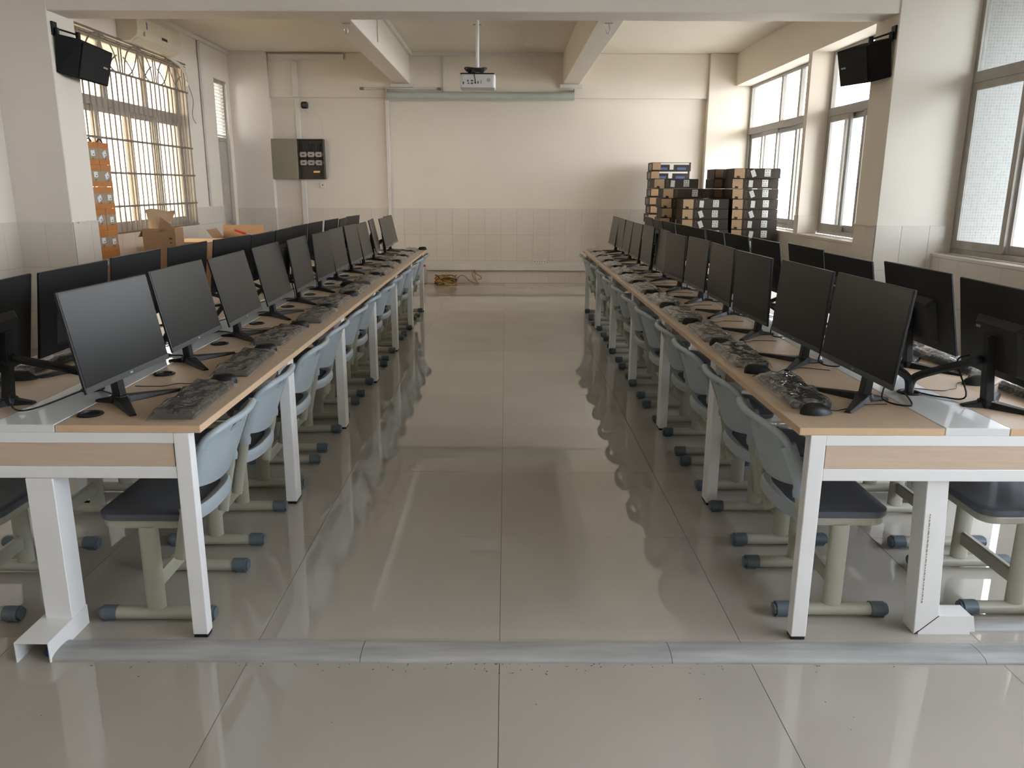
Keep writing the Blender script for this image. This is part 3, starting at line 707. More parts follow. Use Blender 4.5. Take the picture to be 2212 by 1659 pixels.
# ================================================================== CHAIRS
def make_chair():
    root = thing('school_chair', 'chair', 'chair')
    # runners + caps
    rm = MB().tube([(0,-0.185,0.028),(0,0.175,0.028)], 0.024, 14, 0.0225).mesh('runner', 'chair_tube', smooth=True)
    cp = MB(); cp.tube([(0,-0.020,0.0285),(0,-0.010,0.0285),(0,0.030,0.0285)], 0.0275, 14, 0.0255); cp.tube([(0,-0.029,0.0285),(0,-0.020,0.0285)], 0.0225, 14, 0.0205); cp.box(-0.013,0.013,-0.020,0.018,0.0,0.010)
    cm = cp.mesh('foot_cap', 'cap', smooth=True)
    pm = MB().tube([(0,0,0.045),(0,0,0.350)], 0.0185, 16, 0.034, upv=(0,1,0)).mesh('post', 'chair_tube', smooth=True)
    for s in (-1, 1):
        r_ = obj('runner', rm, root, (s*0.18, 0, 0))
        obj('foot_cap', cm, r_, (0, -0.175, 0)); obj('foot_cap', cm, r_, (0, 0.165, 0), (0, 0, math.pi))
        obj('post', pm, root, (s*0.178, 0, 0))
    obj('crossbar', simple_box(-0.165, 0.165, -0.013, 0.013, 0.105, 0.160, 'chair_tube', 0.006, 'crossbar'), root)
    # seat pan and seat
    def outline(hw, yb, yf, rf, rb, n=8):
        pts = []
        for cx_, cy_, a0, r in ((hw-rf, yf-rf, 0, rf), (-hw+rf, yf-rf, 90, rf)):
            for k in range(n+1):
                a = R(a0+90*k/n); pts.append((cx_+r*math.cos(a), cy_+r*math.sin(a)))
        # rounded rear: superellipse arc
        m_ = 22
        for k in range(1, m_):
            a = math.pi + math.pi*k/m_
            c, s_ = math.cos(a), math.sin(a)
            pts.append((hw*math.copysign(abs(c)**0.75, c), (yb+rb) + rb*math.copysign(abs(s_)**0.80, s_)))
        return pts
    op = outline(0.193, -0.165, 0.165, 0.055, 0.10)
    obj('seat_pan', MB().prism(outline(0.190, -0.150, 0.160, 0.055, 0.08), 0.345, 0.374).mesh('seat_pan', 'chair_tube', bevel=0.006), root)
    oo = outline(0.196, -0.186, 0.168, 0.055, 0.085)
    st = MB(); k = len(oo)
    cx_, cy_ = 0.0, -0.01
    def lay(sc, z): return [((x-cx_)*sc+cx_, (y-cy_)*sc+cy_, z(x,y) if callable(z) else z) for x, y in oo]
    rear = lambda y: max(0.0, min(1.0, (-0.02 - y)/0.15))
    layers = [lay(0.985, 0.375), lay(1.0, 0.383), lay(0.995, lambda x,y: 0.398), lay(0.95, 0.402), lay(0.80, 0.399), lay(0.5, 0.395), lay(0.05, 0.394)]
    vs = [v for l_ in layers for v in l_]; fs = [tuple(range(k-1,-1,-1))]
    for j in range(len(layers)-1):
        for i in range(k): fs.append((j*k+i, j*k+(i+1)%k, (j+1)*k+(i+1)%k, (j+1)*k+i))
    fs.append(tuple((len(layers)-1)*k+i for i in range(k)))
    st.add(vs, fs); obj('seat', st.mesh('seat', 'seat_dark', smooth=True), root)
    # pale rolled rear lip of the seat
    lip = MB(); path = [p for p in oo if p[1] < 0.005]
    path.sort(key=lambda p: math.atan2(p[1]-0.01, p[0]) % (2*math.pi))
    rings = []
    for x, y in path:
        d = Vector((x, y+0.02, 0)); d.normalize()
        w = min(1.0, max(0.0, (0.02 - y)/0.10))
        prof = [(-0.034, 0.400+0.003*w), (-0.016, 0.4085+0.003*w), (-0.003, 0.4095+0.002*w), (0.006, 0.401), (0.0085, 0.388), (0.006, 0.368), (0.000, 0.364), (0.000, 0.376)]
        rings.append([(x+d.x*o_, y+d.y*o_, z) for o_, z in prof])
    q = 8; vs = [v for r_ in rings for v in r_]; fs = []
    for j in range(len(rings)-1):
        for i in range(q): fs.append((j*q+i, j*q+(i+1)%q, (j+1)*q+(i+1)%q, (j+1)*q+i))
    fs += [tuple(range(q)), tuple((len(rings)-1)*q+i for i in range(q))]
    lip.add(vs, fs); obj('seat_lip', lip.mesh('seat_lip', 'chair_shell', smooth=True), root)
    # back supports
    for s in (-1, 1):
        t = MB().tube([(s*0.207,-0.112,0.245),(s*0.207,-0.128,0.33),(s*0.206,-0.150,0.43),(s*0.206,-0.158,0.472)], 0.010, 12, 0.021, upv=(0,1,0.2)).mesh('back_tube', 'chair_tube', smooth=True)
        obj('back_tube', t, root)
    # backrest shell with a slot near the top
    nu, nv = 28, 18; HWB = 0.212
    def pt(u, v):            # u -1..1 across, v 0..1 up
        z0 = 0.470 + 0.030*u*u; z1 = 0.700 - 0.016*abs(u)**5
        z = z0 + (z1-z0)*v
        y = -0.170 - 0.072*v - 0.036*(1-u*u) - 0.018*max(0, v-0.70)**2/0.09
        if abs(u) > 0.86: y += 0.016*((abs(u)-0.86)/0.14)**2
        return Vector((u*HWB*(1.0-0.03*v), y, z))
    front = [[pt(-1+2*i/nu, j/nv) for i in range(nu+1)] for j in range(nv+1)]
    th = 0.009
    def nrm(i, j):
        a = front[j][min(i+1,nu)] - front[j][max(i-1,0)]; b = front[min(j+1,nv)][i] - front[max(j-1,0)][i]
        return a.cross(b).normalized()
    back = [[front[j][i] + nrm(i,j)*(-th) for i in range(nu+1)] for j in range(nv+1)]
    bk = MB(); n1 = nu+1; tot = n1*(nv+1)
    vs = [p for r_ in front for p in r_] + [p for r_ in back for p in r_]
    hole = lambda i, j: 14 <= j < 16 and 10 <= i < 18
    fs = []
    for j in range(nv):
        for i in range(nu):
            if hole(i, j): continue
            a, b, c, d = j*n1+i, j*n1+i+1, (j+1)*n1+i+1, (j+1)*n1+i
            fs += [(a,b,c,d), (tot+d,tot+c,tot+b,tot+a)]
            for (e, f_, ni, nj) in ((a,b,i,j-1),(b,c,i+1,j),(c,d,i,j+1),(d,a,i-1,j)):
                if not (0 <= ni < nu and 0 <= nj < nv) or hole(ni, nj): fs.append((f_, e, tot+e, tot+f_))
    bk.add(vs, fs)
    # rolled rim running up one side, over the top and down the other, and sleeves over the tubes
    rim = [pt(-0.985, v) for v in (0.0, 0.3, 0.6, 0.85)] + [pt(-0.95, 0.97)] + [pt(-0.85+1.7*i/12, 1.0) for i in range(13)] + [pt(0.95, 0.97)] + [pt(0.985, v) for v in (0.85, 0.6, 0.3, 0.0)]
    bk.tube(smooth_path(rim, 3), 0.0125, 10)
    for s in (-1, 1):
        pth = [pt(s*0.975, v) + Vector((0, 0.003, 0)) for v in (0.75, 0.5, 0.25, 0.0)] + [Vector((s*0.206,-0.160,0.478)), Vector((s*0.206,-0.157,0.460))]
        bk.tube(pth, 0.0140, 10, 0.0265, upv=(0,1,0))
    obj('backrest', bk.mesh('backrest', 'chair_shell', smooth=True), root)
    return root
chair0 = make_chair()
CH = {'L': [2.655,3.245,3.895,4.455,5.105,5.68,6.30,6.87,7.50,8.07,8.70,9.27],
      'R': [2.70,3.27,3.895,4.42,5.06,5.66,6.25,6.87,7.47,8.06,8.72,9.27],
      'LO': [2.645,3.21,3.84,4.45,5.06,5.66,6.27],
      'RO': [2.715,3.25,3.87,4.46,5.05,5.66,6.27]}
CX = {'L': -1.205, 'R': 1.150, 'LO': -1.862, 'RO': 1.803}
used = False
for row, lst in CH.items():
    w = ROWTXT[row]
    for i, y in enumerate(lst):
        c = copy_tree(chair0) if used else chair0
        used = True
        rnd = random.Random(i*13+len(row)*7+(row[0] == 'L'))
        c.location = (CX[row] + (rnd.uniform(-.012,.012) if i else 0), y, 0)
        c.rotation_euler = (0, 0, R(90 if row in ('L','RO') else -90) + R(rnd.uniform(-2,2) if i else 0))
        tag(c, 'grey-blue school chair at the %s, %s, %s' % (w[0], w[1], ordpos(i, 12)), 'chair', 'school chairs on the %s of the %s' % (w[1], w[0]))

# ================================================================== FLOOR TRUNKING AND CABLE DUCTS
def half_round(x0, x1, y0, y1, h, m, n=12):
    prof = [(y0, 0.0)] + [((y0+y1)/2 - (y1-y0)/2*math.cos(math.pi*k/n), 0.004 + (h-0.004)*math.sin(math.pi*k/n)**0.75) for k in range(0, n+1)] + [(y1, 0.0)]
    q = len(prof)
    mb = MB(); mb.add([(x0,y,z) for y,z in prof] + [(x1,y,z) for y,z in prof], [(i,(i+1)%q,q+(i+1)%q,q+i) for i in range(q)] + [tuple(range(q-1,-1,-1)), tuple(range(q,2*q))])
    return mb.mesh('floor_trunking', m, smooth=True)
segs = [(-1.437,-0.459,'left piece, ending at the white duct'),(-0.457,0.531,'middle piece, crossing the aisle'),(0.533,1.527,'piece under the right desk end'),(1.529,2.9,'last piece at the right picture edge')]
for a, b, t in segs:
    tag(obj('floor_cable_cover', half_round(a, b, 2.223, 2.334, 0.020, 'strip')), 'grey half-round floor cable cover, ' + t, 'cable cover', 'floor cable covers in a line')
tag(obj('floor_cable_cover', half_round(1.575, 2.9, 2.415, 2.485, 0.016, 'strip')), 'short pale floor cable cover behind the others at right, beside the white duct', 'cable cover', 'floor cable covers in a line')
# left duct: vertical channel with an open foot reaching out over the floor
t = thing('cable_duct', 'white square cable duct with an open foot under the left desk end', 'cable duct', (-1.48, 2.41, 0), group='white ducts under the desk ends')
v = MB(); v.box(-0.045,0.043,-0.045,0.045,0.068,0.562); obj('upright_duct', v.mesh('duct', 'white_metal', bevel=0.002, seg=1), t)
f = MB(); w_ = 0.003
f.box(-0.062,0.046,-0.195,0.045,0.066,0.070); f.box(-0.062,-0.062+w_,-0.195,0.045,0,0.066); f.box(0.046-w_,0.046,-0.195,0.045,0,0.066)
obj('floor_duct', f.mesh('duct_foot', 'white_metal'), t)
obj('cable', cable_mesh([(0.0,0.04,0.05),(0.005,-0.05,0.03),(0.02,-0.12,0.022),(0.03,-0.17,0.02)], 0.016, 'blue_cable', 10), t)
t = thing('cable_duct', 'white square cable duct with mitred foot under the right desk end', 'cable duct', (1.40, 2.43, 0), group='white ducts under the desk ends')
v = MB(); v.hexa([(-0.015,-0.03,0.0),(0.062,-0.03,0.068),(0.062,0.045,0.068),(-0.015,0.045,0.0),(-0.048,-0.045,0.562),(0.022,-0.045,0.562),(0.022,0.035,0.562),(-0.048,0.035,0.562)])
obj('upright_duct', v.mesh('duct', 'white_metal', bevel=0.002, seg=1), t)
f = MB(); f.box(0.012,0.175,-0.03,0.045,0.064,0.068); f.box(0.0,0.175,-0.03,-0.027,0,0.064); f.box(0.0,0.175,0.042,0.045,0,0.064); f.hexa([(0.175,-0.03,0.01),(0.192,-0.03,0.01),(0.192,-0.027,0.01),(0.175,-0.027,0.01),(0.175,-0.03,0.068),(0.180,-0.03,0.068),(0.180,-0.027,0.068),(0.175,-0.027,0.068)])
obj('floor_duct', f.mesh('duct_foot', 'white_metal'), t)
gap = MB().hexa([(-0.013,-0.0312,0.001),(-0.009,-0.0312,0.001),(-0.009,-0.0295,0.001),(-0.013,-0.0295,0.001),(0.060,-0.0312,0.069),(0.064,-0.0312,0.069),(0.064,-0.0295,0.069),(0.060,-0.0295,0.069)])
obj('mitre_gap', gap.mesh('mitre_gap', 'ink'), t)
pr = MB(); z = 0.12
while z < 0.44:
    hgt = random.uniform(0.004, 0.016); xx = -0.010 - 0.033*(z/0.562) ; yy = -0.0312 - 0.015*(z/0.562)
    pr.box(xx+0.012, xx+0.0145, yy-0.0006, yy, z, z+hgt); z += hgt + 0.004
tag(obj('printed_line', pr.mesh('printed_line', 'carton_grey'), t), kind='stuff')

# ================================================================== WINDOW GRILLE (left)
GX = -4.075
gr_ = thing('window_grille', 'brown iron burglar grille with pointed arches over the left window', 'window grille', (GX, LW0, 0))
def gbar(name, pts, r, n=6): return obj(name, MB().tube(pts, r, n).mesh(name, 'iron', smooth=True), gr_)
GL = LW1 - LW0
vb = MB().tube([(0,0,0.985),(0,0,2.62)], 0.0085, 6).mesh('bar', 'iron', smooth=True)
nb = 25
for k in range(nb+1): obj('bar', vb, gr_, (0, 0.02 + (GL-0.04)*k/nb, 0))
for z in (0.985, 1.255, 1.597, 1.937, 2.617): gbar('cross_bar', [(0.006,0,z),(0.006,GL,z)], 0.013)
for z, r in ((2.955, 0.012), (2.925, 0.007), (2.895, 0.009)): gbar('top_bar', [(0.004,0,z),(0.004,GL,z)], r)
for yc in (0.80, 1.635, 2.47):
    A = 0.345
    def arch(y0, y1, za, zb, bulge):     # quarter curve
        return [(0.0, y0 + (y1-y0)*(1-math.cos(math.pi/2*k/10)), za + (zb-za)*math.sin(math.pi/2*k/10)) for k in range(11)]
    for s in (-1, 1):
        gbar('arch', arch(yc+s*A, yc, 2.62, 2.945, 0), 0.0085)
        gbar('arch', [(0.0, yc + s*0.30*(1-math.cos(math.pi/2*k/10))**0.8, 2.945-0.325*math.sin(math.pi/2*k/10)) for k in range(11)], 0.0075)
        gbar('arch', [(0.0, yc + s*(A-0.10) - s*0.10*math.cos(math.pi*k/8) , 2.62+0.17*math.sin(math.pi*k/16)) for k in range(9)], 0.0075)
    gbar('arch_stem', [(0,yc,2.62),(0,yc,2.945)], 0.0075)
for yb in (0.36, 0.42, 1.19, 1.245, 2.025, 2.08, 2.86, 2.92): gbar('short_bar', [(0,yb,2.62),(0,yb,2.93)], 0.008)

# ================================================================== AIR CONDITIONER
ac = thing('air_conditioner', 'ivory split air conditioner mounted above the barred window', 'air conditioner', (XL, 8.96, 0))
prof = [(0,2.955),(0.13,2.955),(0.205,3.005),(0.225,3.06),(0.222,3.20),(0.19,3.265),(0,3.27)]
b = MB(); q = len(prof); LN = 1.15
b.add([(x,0,z) for x,z in prof] + [(x,LN,z) for x,z in prof], [(i,(i+1)%q,q+(i+1)%q,q+i) for i in range(q)] + [tuple(range(q-1,-1,-1)), tuple(range(q,2*q))])
obj('casing', b.mesh('casing', 'ac_plastic', bevel=0.006), ac)
obj('display_window', simple_box(0.214, 0.2265, 0.60, 0.75, 3.055, 3.085, 'black_plastic', 0.001, 'display'), ac)
obj('sticker', simple_box(0.2215, 0.2245, 0.22, 0.25, 3.10, 3.17, 'blue_bag', 0, 'sticker'), ac)
obj('sticker', simple_box(0.2215, 0.2255, 0.14, 0.17, 3.02, 3.07, 'carton_grey', 0, 'sticker'), ac)
obj('air_flap', MB().hexa([(0.125,0.05,2.950),(0.195,0.05,2.992),(0.195,LN-0.05,2.992),(0.125,LN-0.05,2.950),(0.123,0.05,2.956),(0.193,0.05,2.998),(0.193,LN-0.05,2.998),(0.123,LN-0.05,2.956)]).mesh('flap', 'ac_plastic'), ac)
obj('drain_hose', cable_mesh([(0.04,LN-0.05,2.97),(0.05,LN+0.12,2.95),(0.05,LN+0.42,2.90),(0.04,LN+0.58,2.80),(0.02,LN+0.60,2.70)], 0.020, 'white_plastic', 10), ac)
obj('loose_lead', cable_mesh([(0.03,LN+0.55,2.86),(0.04,LN+0.60,2.72),(0.04,LN+0.72,2.55),(0.04,LN+0.66,2.38),(0.06,LN+0.63,2.30),(0.06,LN+0.70,2.26)], 0.005, 'wire_grey', 6), ac)

# ================================================================== LOUDSPEAKERS
def speaker(label, top, bot, logo, s):
    """top/bot: pillar-side front corner A, near edge B, far edge C"""
    A, B, C = [Vector(p) for p in top]; a, b_, c = [Vector(p) for p in bot]
    D, d = A + (C-B)*0.9, a + (c-b_)*0.9
    base = Vector(((A.x+C.x)/2, (A.y+C.y)/2, c.z))
    t = thing('loudspeaker', label, 'loudspeaker', base, group='loudspeakers on the two pillars')
    loc = lambda v: tuple(Vector(v) - base)
    obj('cabinet', MB().hexa([loc(p) for p in (a,b_,c,d,A,B,C,D)]).mesh('cabinet', 'speaker_box', bevel=0.006), t)
    n = (C-B).cross(b_-B).normalized()
    if n.dot(Vector((-s,0,0))) < 0: n = -n
    g = [B.lerp(C,0.05).lerp(b_.lerp(c,0.05),0.05), B.lerp(C,0.93).lerp(b_.lerp(c,0.93),0.05), B.lerp(C,0.93).lerp(b_.lerp(c,0.93),0.95), B.lerp(C,0.05).lerp(b_.lerp(c,0.05),0.95)]
    obj('front_grille', MB().hexa([loc(p) for p in g] + [loc(p + n*0.012) for p in g]).mesh('front_grille', 'speaker_grille', bevel=0.003), t)
    e1 = (C-B).normalized(); e2 = (b_-B).normalized(); L0 = B.lerp(C,0.80).lerp(b_.lerp(c,0.80),0.50) + n*0.0122
    obj('logo', MB().hexa([loc(L0+e1*i*0.030+e2*j*0.007+n*k) for k in (0,0.001) for i,j in ((-1,-1),(1,-1),(1,1),(-1,1))]).mesh('logo', 'badge'), t)
    # wall bracket: plate, arm and swivel
    wx = (PL if s < 0 else PR) 
    P0 = Vector((wx - s*0.012, A.y+0.03, A.z+0.045)); Q0 = B.lerp(C,0.12).lerp(A.lerp(D,0.12), 0.25) + Vector((0,0,0.035))
    br = MB(); br.box(*sorted((P0.x-base.x+s*0.012, P0.x-base.x-s*0.006)), P0.y-base.y-0.03, P0.y-base.y+0.04, P0.z-base.z-0.06, P0.z-base.z+0.05)
    br.tube([loc(P0), loc(Q0)], 0.008, 8); br.tube([loc(Q0 + Vector((0,0,-0.05))), loc(Q0 + Vector((0,0,0.022)))], 0.020, 10)
    br.tube([loc(P0 + Vector((-s*0.02,0,-0.08))), loc(P0 + Vector((-s*0.02,0,0.0)))], 0.020, 8)
    obj('wall_bracket', br.mesh('wall_bracket', 'black_plastic'), t)
speaker('black loudspeaker on the left pillar beside the barred window', [(-3.855,7.26,2.728),(-3.693,7.38,2.697),(-3.624,7.8,2.65)], [(-3.875,7.26,2.413),(-3.774,7.38,2.38),(-3.701,7.8,2.356)], None, -1)
speaker('black loudspeaker on the right pillar in front of the window', [(3.270,7.24,2.717),(3.134,7.36,2.673),(3.015,7.75,2.677)], [(3.305,7.24,2.399),(3.181,7.36,2.368),(3.077,7.75,2.375)], None, 1)

# ================================================================== PROJECTOR, SCREEN, LAMP, HOOKS
t = thing('projector', 'white projector hanging from a ceiling pole, cables on top', 'projector', (-0.288, 8.30, 2.42))
obj('case', MB().prism(rrect(-0.175,0.175,0,0.27,0.03,4), 0.0, 0.128).mesh('case', 'white_plastic', bevel=0.010), t)
obj('top_plate', simple_box(-0.170,0.165,0.005,0.25,0.130,0.139,'black_plastic',0.003,'plate'), t)
pt_ = MB()
for x, z, w, h in ((-0.14,0.045,0.012,0.022),(-0.095,0.065,0.014,0.016),(-0.09,0.042,0.016,0.010),(-0.055,0.066,0.024,0.012),(-0.055,0.042,0.022,0.012),(-0.022,0.046,0.016,0.014),(0.005,0.050,0.010,0.024),(0.035,0.055,0.005,0.034)):
    pt_.box(x-w/2, x+w/2, -0.0015, 0.002, z-h/2, z+h/2)
tag(obj('rear_ports', pt_.mesh('rear_ports', 'ink'), t), kind='stuff')
obj('fan_vent', MB().tube([(0.11,-0.002,0.072),(0.11,0.002,0.072)], 0.019, 16).mesh('vent', 'breaker'), t)
obj('lens', MB().tube([(0.09,0.262,0.07),(0.09,0.285,0.07)], 0.035, 18).mesh('lens', 'black_plastic'), t)
obj('ceiling_pole', MB().tube([(-0.005,0.12,0.19),(-0.005,0.12,CEIL-2.42)], 0.018, 14).mesh('pole', 'white_metal', smooth=True), t)
mk = MB(); mk.box(-0.06,0.05,0.07,0.17,0.139,0.20); mk.box(-0.075,0.065,0.06,0.18,0.139,0.147); obj('mount_bracket', mk.mesh('mount', 'white_plastic', bevel=0.004, seg=1), t)
obj('pole_clamp', MB().tube([(-0.045,0.12,0.60),(0.035,0.12,0.60)], 0.006, 8).mesh('clamp', 'steel'), t)
obj('ceiling_plate', MB().lathe([(0.07,CEIL-2.42-0.008),(0.07,CEIL-2.42-0.0005)], 18, (-0.005,0.12)).mesh('ceiling_plate', 'white_plastic'), t)
for k in range(5):
    r_ = 0.055 + 0.008*k
    obj('cable', cable_mesh([(-0.02+r_*1.25*math.cos(a/10*2*math.pi), 0.05+0.045*math.sin(a/10*2*math.pi), 0.146+0.010*k+0.006*math.sin(a*1.7+k)) for a in range(11)], 0.0055, 'black_matte', 6), t)
obj('cable', cable_mesh([(-0.03,0.0,0.15),(-0.032,-0.012,0.12),(-0.024,-0.012,0.08),(-0.022,-0.003,0.05)], 0.004, 'black_matte', 6), t)

t = thing('projection_screen', 'rolled-up projection screen in a grey-green case on the back wall', 'projection screen', (-0.39, 12.35, 2.72))
prf = [(0.07*math.cos(a), 0.055+0.055*math.sin(a)) for a in [math.pi*2*k/14 for k in range(14)]]
q = 14; b = MB(); hw = 1.385
b.add([(-hw,y*0.8,z) for y,z in prf] + [(hw,y*0.8,z) for y,z in prf], [(i,(i+1)%q,q+(i+1)%q,q+i) for i in range(q)] + [tuple(range(q-1,-1,-1)), tuple(range(q,2*q))])
obj('case', b.mesh('case', 'roller', smooth=True), t)
for s in (-1, 1):
    obj('end_bracket', MB().box(s*hw-0.006, s*hw+0.006, -0.03, 0.10, 0.0, 0.155).mesh('bracket', 'steel', bevel=0.002, seg=1), t)
obj('pull_bar', simple_box(-hw+0.02, hw-0.02, -0.012, 0.012, -0.012, 0.004, 'roller', 0.002, 'pull_bar'), t)

t = thing('fluorescent_lamp', 'unlit thin fluorescent tube lamp above the projection screen', 'lamp', (-1.57, 12.42, 2.875))
obj('tube', MB().tube([(-0.55,-0.02,0),(0.55,-0.02,0)], 0.014, 12).mesh('tube', 'lamp_tube', smooth=True), t)
obj('batten', simple_box(-0.60, 0.60, 0.0, 0.034, -0.012, 0.018, 'conduit', 0.003, 'batten'), t)
for s in (-1, 1): obj('lamp_holder', MB().box(s*0.57-0.03, s*0.57+0.03, -0.04, 0.0, -0.018, 0.018).mesh('holder', 'wire_grey', bevel=0.003, seg=1), t)

for x, y, lab in ((-1.503, 8.0, 'left'), (0.948, 7.95, 'right')):
    t = thing('ceiling_hook', 'iron fan hook under the %s ceiling beam' % lab, 'hook', (x, y, 2.95), group='iron hooks under the ceiling beams')
    obj('plate', simple_box(-0.035,0.035,-0.02,0.02,-0.006,-0.0005,'steel',0.001,'plate'), t)
    obj('hook', MB().tube(smooth_path([(0,0,-0.004),(0.004,0,-0.03),(0.012,0,-0.06),(0.005,0,-0.085),(-0.014,0,-0.088),(-0.024,0,-0.068),(-0.022,0,-0.05)]), 0.005, 8).mesh('hook', 'steel', smooth=True), t)
for x in (2.0, 2.65):
    t = tag(obj('ceiling_stub', MB().lathe([(0.018,-0.05),(0.022,-0.02),(0.022,-0.0005)], 10).mesh('stub', 'steel'), None, (x-0.6, 7.9, CEIL)), 'small metal stub on the ceiling just behind the cross beam, %s' % ('nearer the aisle' if x < 2.3 else 'nearer the windows'), 'ceiling fitting', 'metal stubs on the ceiling')

# ================================================================== BACK WALL FITTINGS
t = thing('breaker_cabinet', 'open grey-green circuit breaker cabinet on the back wall', 'electrical cabinet', (-2.955, BACK, 1.575))
cb = MB(); H_, D_ = 0.585, 0.105
cb.box(-0.20,0.20,-0.012,0.0,0,H_); cb.box(-0.20,-0.19,-D_,-0.012,0,H_); cb.box(0.19,0.20,-D_,-0.012,0,H_); cb.box(-0.19,0.19,-D_,-0.012,0,0.01); cb.box(-0.19,0.19,-D_,-0.012,H_-0.01,H_)
obj('cabinet_box', cb.mesh('cabinet_box', 'panel_dark'), t)
obj('cabinet_door', simple_box(-0.585,-0.195,-D_-0.016,-D_-0.002,0,H_,'panel_green',0.004,'cabinet_door'), t)
for z in (0.355, 0.235):
    obj('rail', simple_box(-0.18,0.18,-0.05,-0.02,z-0.012,z+0.03,'breaker',0.002,'rail'), t)
    for k in range(3):
        br = obj('breaker', simple_box(-0.165+k*0.118,-0.075+k*0.118,-0.075,-0.05,z-0.03,z+0.045,'breaker',0.003,'breaker'), t)
        obj('switch_lever', simple_box(-0.135+k*0.118,-0.10+k*0.118,-0.086,-0.075,z-0.002,z+0.014,'ink',0.001,'lever'), br)
obj('busbar', simple_box(0.02,0.12,-0.05,-0.03,0.095,0.125,'brass',0.002,'busbar'), t)
for k in range(8):
    rnd = random.Random(k); x0 = -0.15+k*0.042
    obj('wire', cable_mesh([(x0,-0.03,0.52),(x0+rnd.uniform(-.03,.03),-0.05,0.48),(x0+rnd.uniform(-.03,.03),-0.04,0.44),(x0,-0.045,0.40)], 0.006, ('black_matte','wire_brown','blue_cable','black_matte')[k%4], 6), t)
    obj('wire', cable_mesh([(x0,-0.045,0.325),(x0+rnd.uniform(-.03,.03),-0.06,0.305),(x0+rnd.uniform(-.03,.03),-0.05,0.29),(x0,-0.045,0.28)], 0.006, ('wire_brown','black_matte','wire_purple','black_matte')[k%4], 6), t)
t = thing('wall_camera', 'small black camera high on the back wall above the cabinet', 'camera', (-3.0, 12.455, 2.64))
obj('body', simple_box(-0.048,0.048,-0.09,0.0,-0.048,0.048,'black_plastic',0.016,'body'), t)
obj('lens', MB().tube([(0,-0.094,0.0),(0,-0.088,0.0)], 0.022, 16).mesh('lens', 'chin'), t)
obj('bracket', MB().tube([(0.0,-0.02,-0.046),(0.01,0.0,-0.075),(0.02,0.055,-0.10)], 0.008, 8).mesh('bracket', 'white_plastic'), t)
obj('lead', cable_mesh([(0.02,0.06,-0.08),(0.16,0.062,-0.14),(0.22,0.062,-0.22),(0.225,0.062,-0.48)], 0.003, 'conduit', 5), t)
t = thing('wall_switch', 'small square white socket plate under the breaker cabinet', 'wall socket', (-2.812, BACK, 1.49))
obj('plate', simple_box(-0.04,0.04,-0.02,0,-0.045,0.045,'white_plastic',0.004,'plate'), t); obj('socket_hole', simple_box(-0.008,0.008,-0.022,-0.019,-0.008,0.010,'ink',0,'hole'), t)
for x, lab in ((0.468, 'left'), (0.580, 'right')):
    t = thing('wall_socket', 'white double wall socket above the trunking on the back wall, %s of the pair' % lab, 'wall socket', (x, BACK-0.06, 0.345), group='sockets above the trunking')
    obj('plate', simple_box(-0.052,0.052,-0.012,0,-0.040,0.040,'white_plastic',0.003,'plate'), t)
    for k in (-1, 1): obj('socket_hole', simple_box(k*0.022-0.006,k*0.022+0.006,-0.0135,-0.0115,-0.008,0.008,'wire_grey',0,'hole'), t)
def conduit(label, x0,x1,y0,y1,z0,z1, name='cable_trunking', m='conduit', bevel=0.004):
    return tag(obj(name, simple_box(x0,x1,y0,y1,z0,z1,m,bevel,name)), label, 'trunking', kind=None)
conduit('wide pale trunking along the foot of the back wall', -2.6, 2.95, BACK-0.065, BACK-0.0085, 0.203, 0.312)
conduit('vertical white trunking from the screen end down the back wall', -1.815, -1.765, BACK-0.045, BACK-0.0085, 0.312, 2.75)
conduit('vertical white trunking below the breaker cabinet', -3.135, -3.06, BACK-0.045, BACK-0.0085, 0.5, 1.572)
conduit('vertical white trunking above the breaker cabinet', -3.165, -3.10, BACK-0.045, BACK-0.0005, 2.165, 2.75)
conduit('short vertical white trunking on the back beam left of the camera', -3.17, -3.09, 12.415, 12.454, 2.76, 3.25)
conduit('thin vertical conduit on the back beam beside the lamp end', -0.945, -0.905, 12.43, 12.4545, 2.76, CEIL-0.052)
conduit('flat white casing at the ceiling left of the left beam', -3.50, -2.40, 12.405, 12.4545, CEIL-0.10, CEIL-0.03)
conduit('vertical white trunking on the left wall before the door', XL+0.0095, XL+0.045, 11.20, 11.26, 1.2, CEIL-0.052)
conduit('thin white conduit down the side of the left ceiling beam', -1.4315, -1.418, 9.4, 9.43, 3.02, CEIL-0.052)
for bx, nm in ((-1.55,'left'),(0.953,'right')):
    conduit('painted pipe crossing under the end of the %s ceiling beam' % nm, bx-0.17, bx+0.17, 12.40, 12.4545, 2.895, 2.947)

# ================================================================== CABLE COIL, LOOSE CABLE, BOTTLE
t = thing('cable_coil', 'tangled coil of orange and yellow wires on the floor by the back wall', 'cable coil', (-0.93, 12.27, 0))
cols = ['wire_orange','wire_yellow','wire_brown','wire_purple','wire_orange','wire_yellow','wire_brown','wire_orange','wire_purple','wire_yellow','wire_brown','wire_orange','wire_yellow','wire_brown']
for k, c in enumerate(cols):
    rnd = random.Random(k+31); rx, ry = rnd.uniform(.13,.185), rnd.uniform(.08,.13); zc = rnd.uniform(0.02, 0.11); tl = rnd.uniform(-.25,.25); ph = rnd.uniform(0,6)
    ps = []
    for j in range(15):
        a = 2*math.pi*j/14
        ps.append((rx*math.cos(a)+rnd.uniform(-.008,.008), ry*math.sin(a), max(0.012, zc + tl*0.15*math.cos(a) + 0.03*math.sin(2*a+ph) + rnd.uniform(-.01,.01))))
    obj('wire_loop', cable_mesh(ps, 0.0075, c, 6), t)
t = thing('loose_cables', 'loose brown and grey cables dropping from the trunking to the floor', 'cable', (-0.52, 12.42, 0))
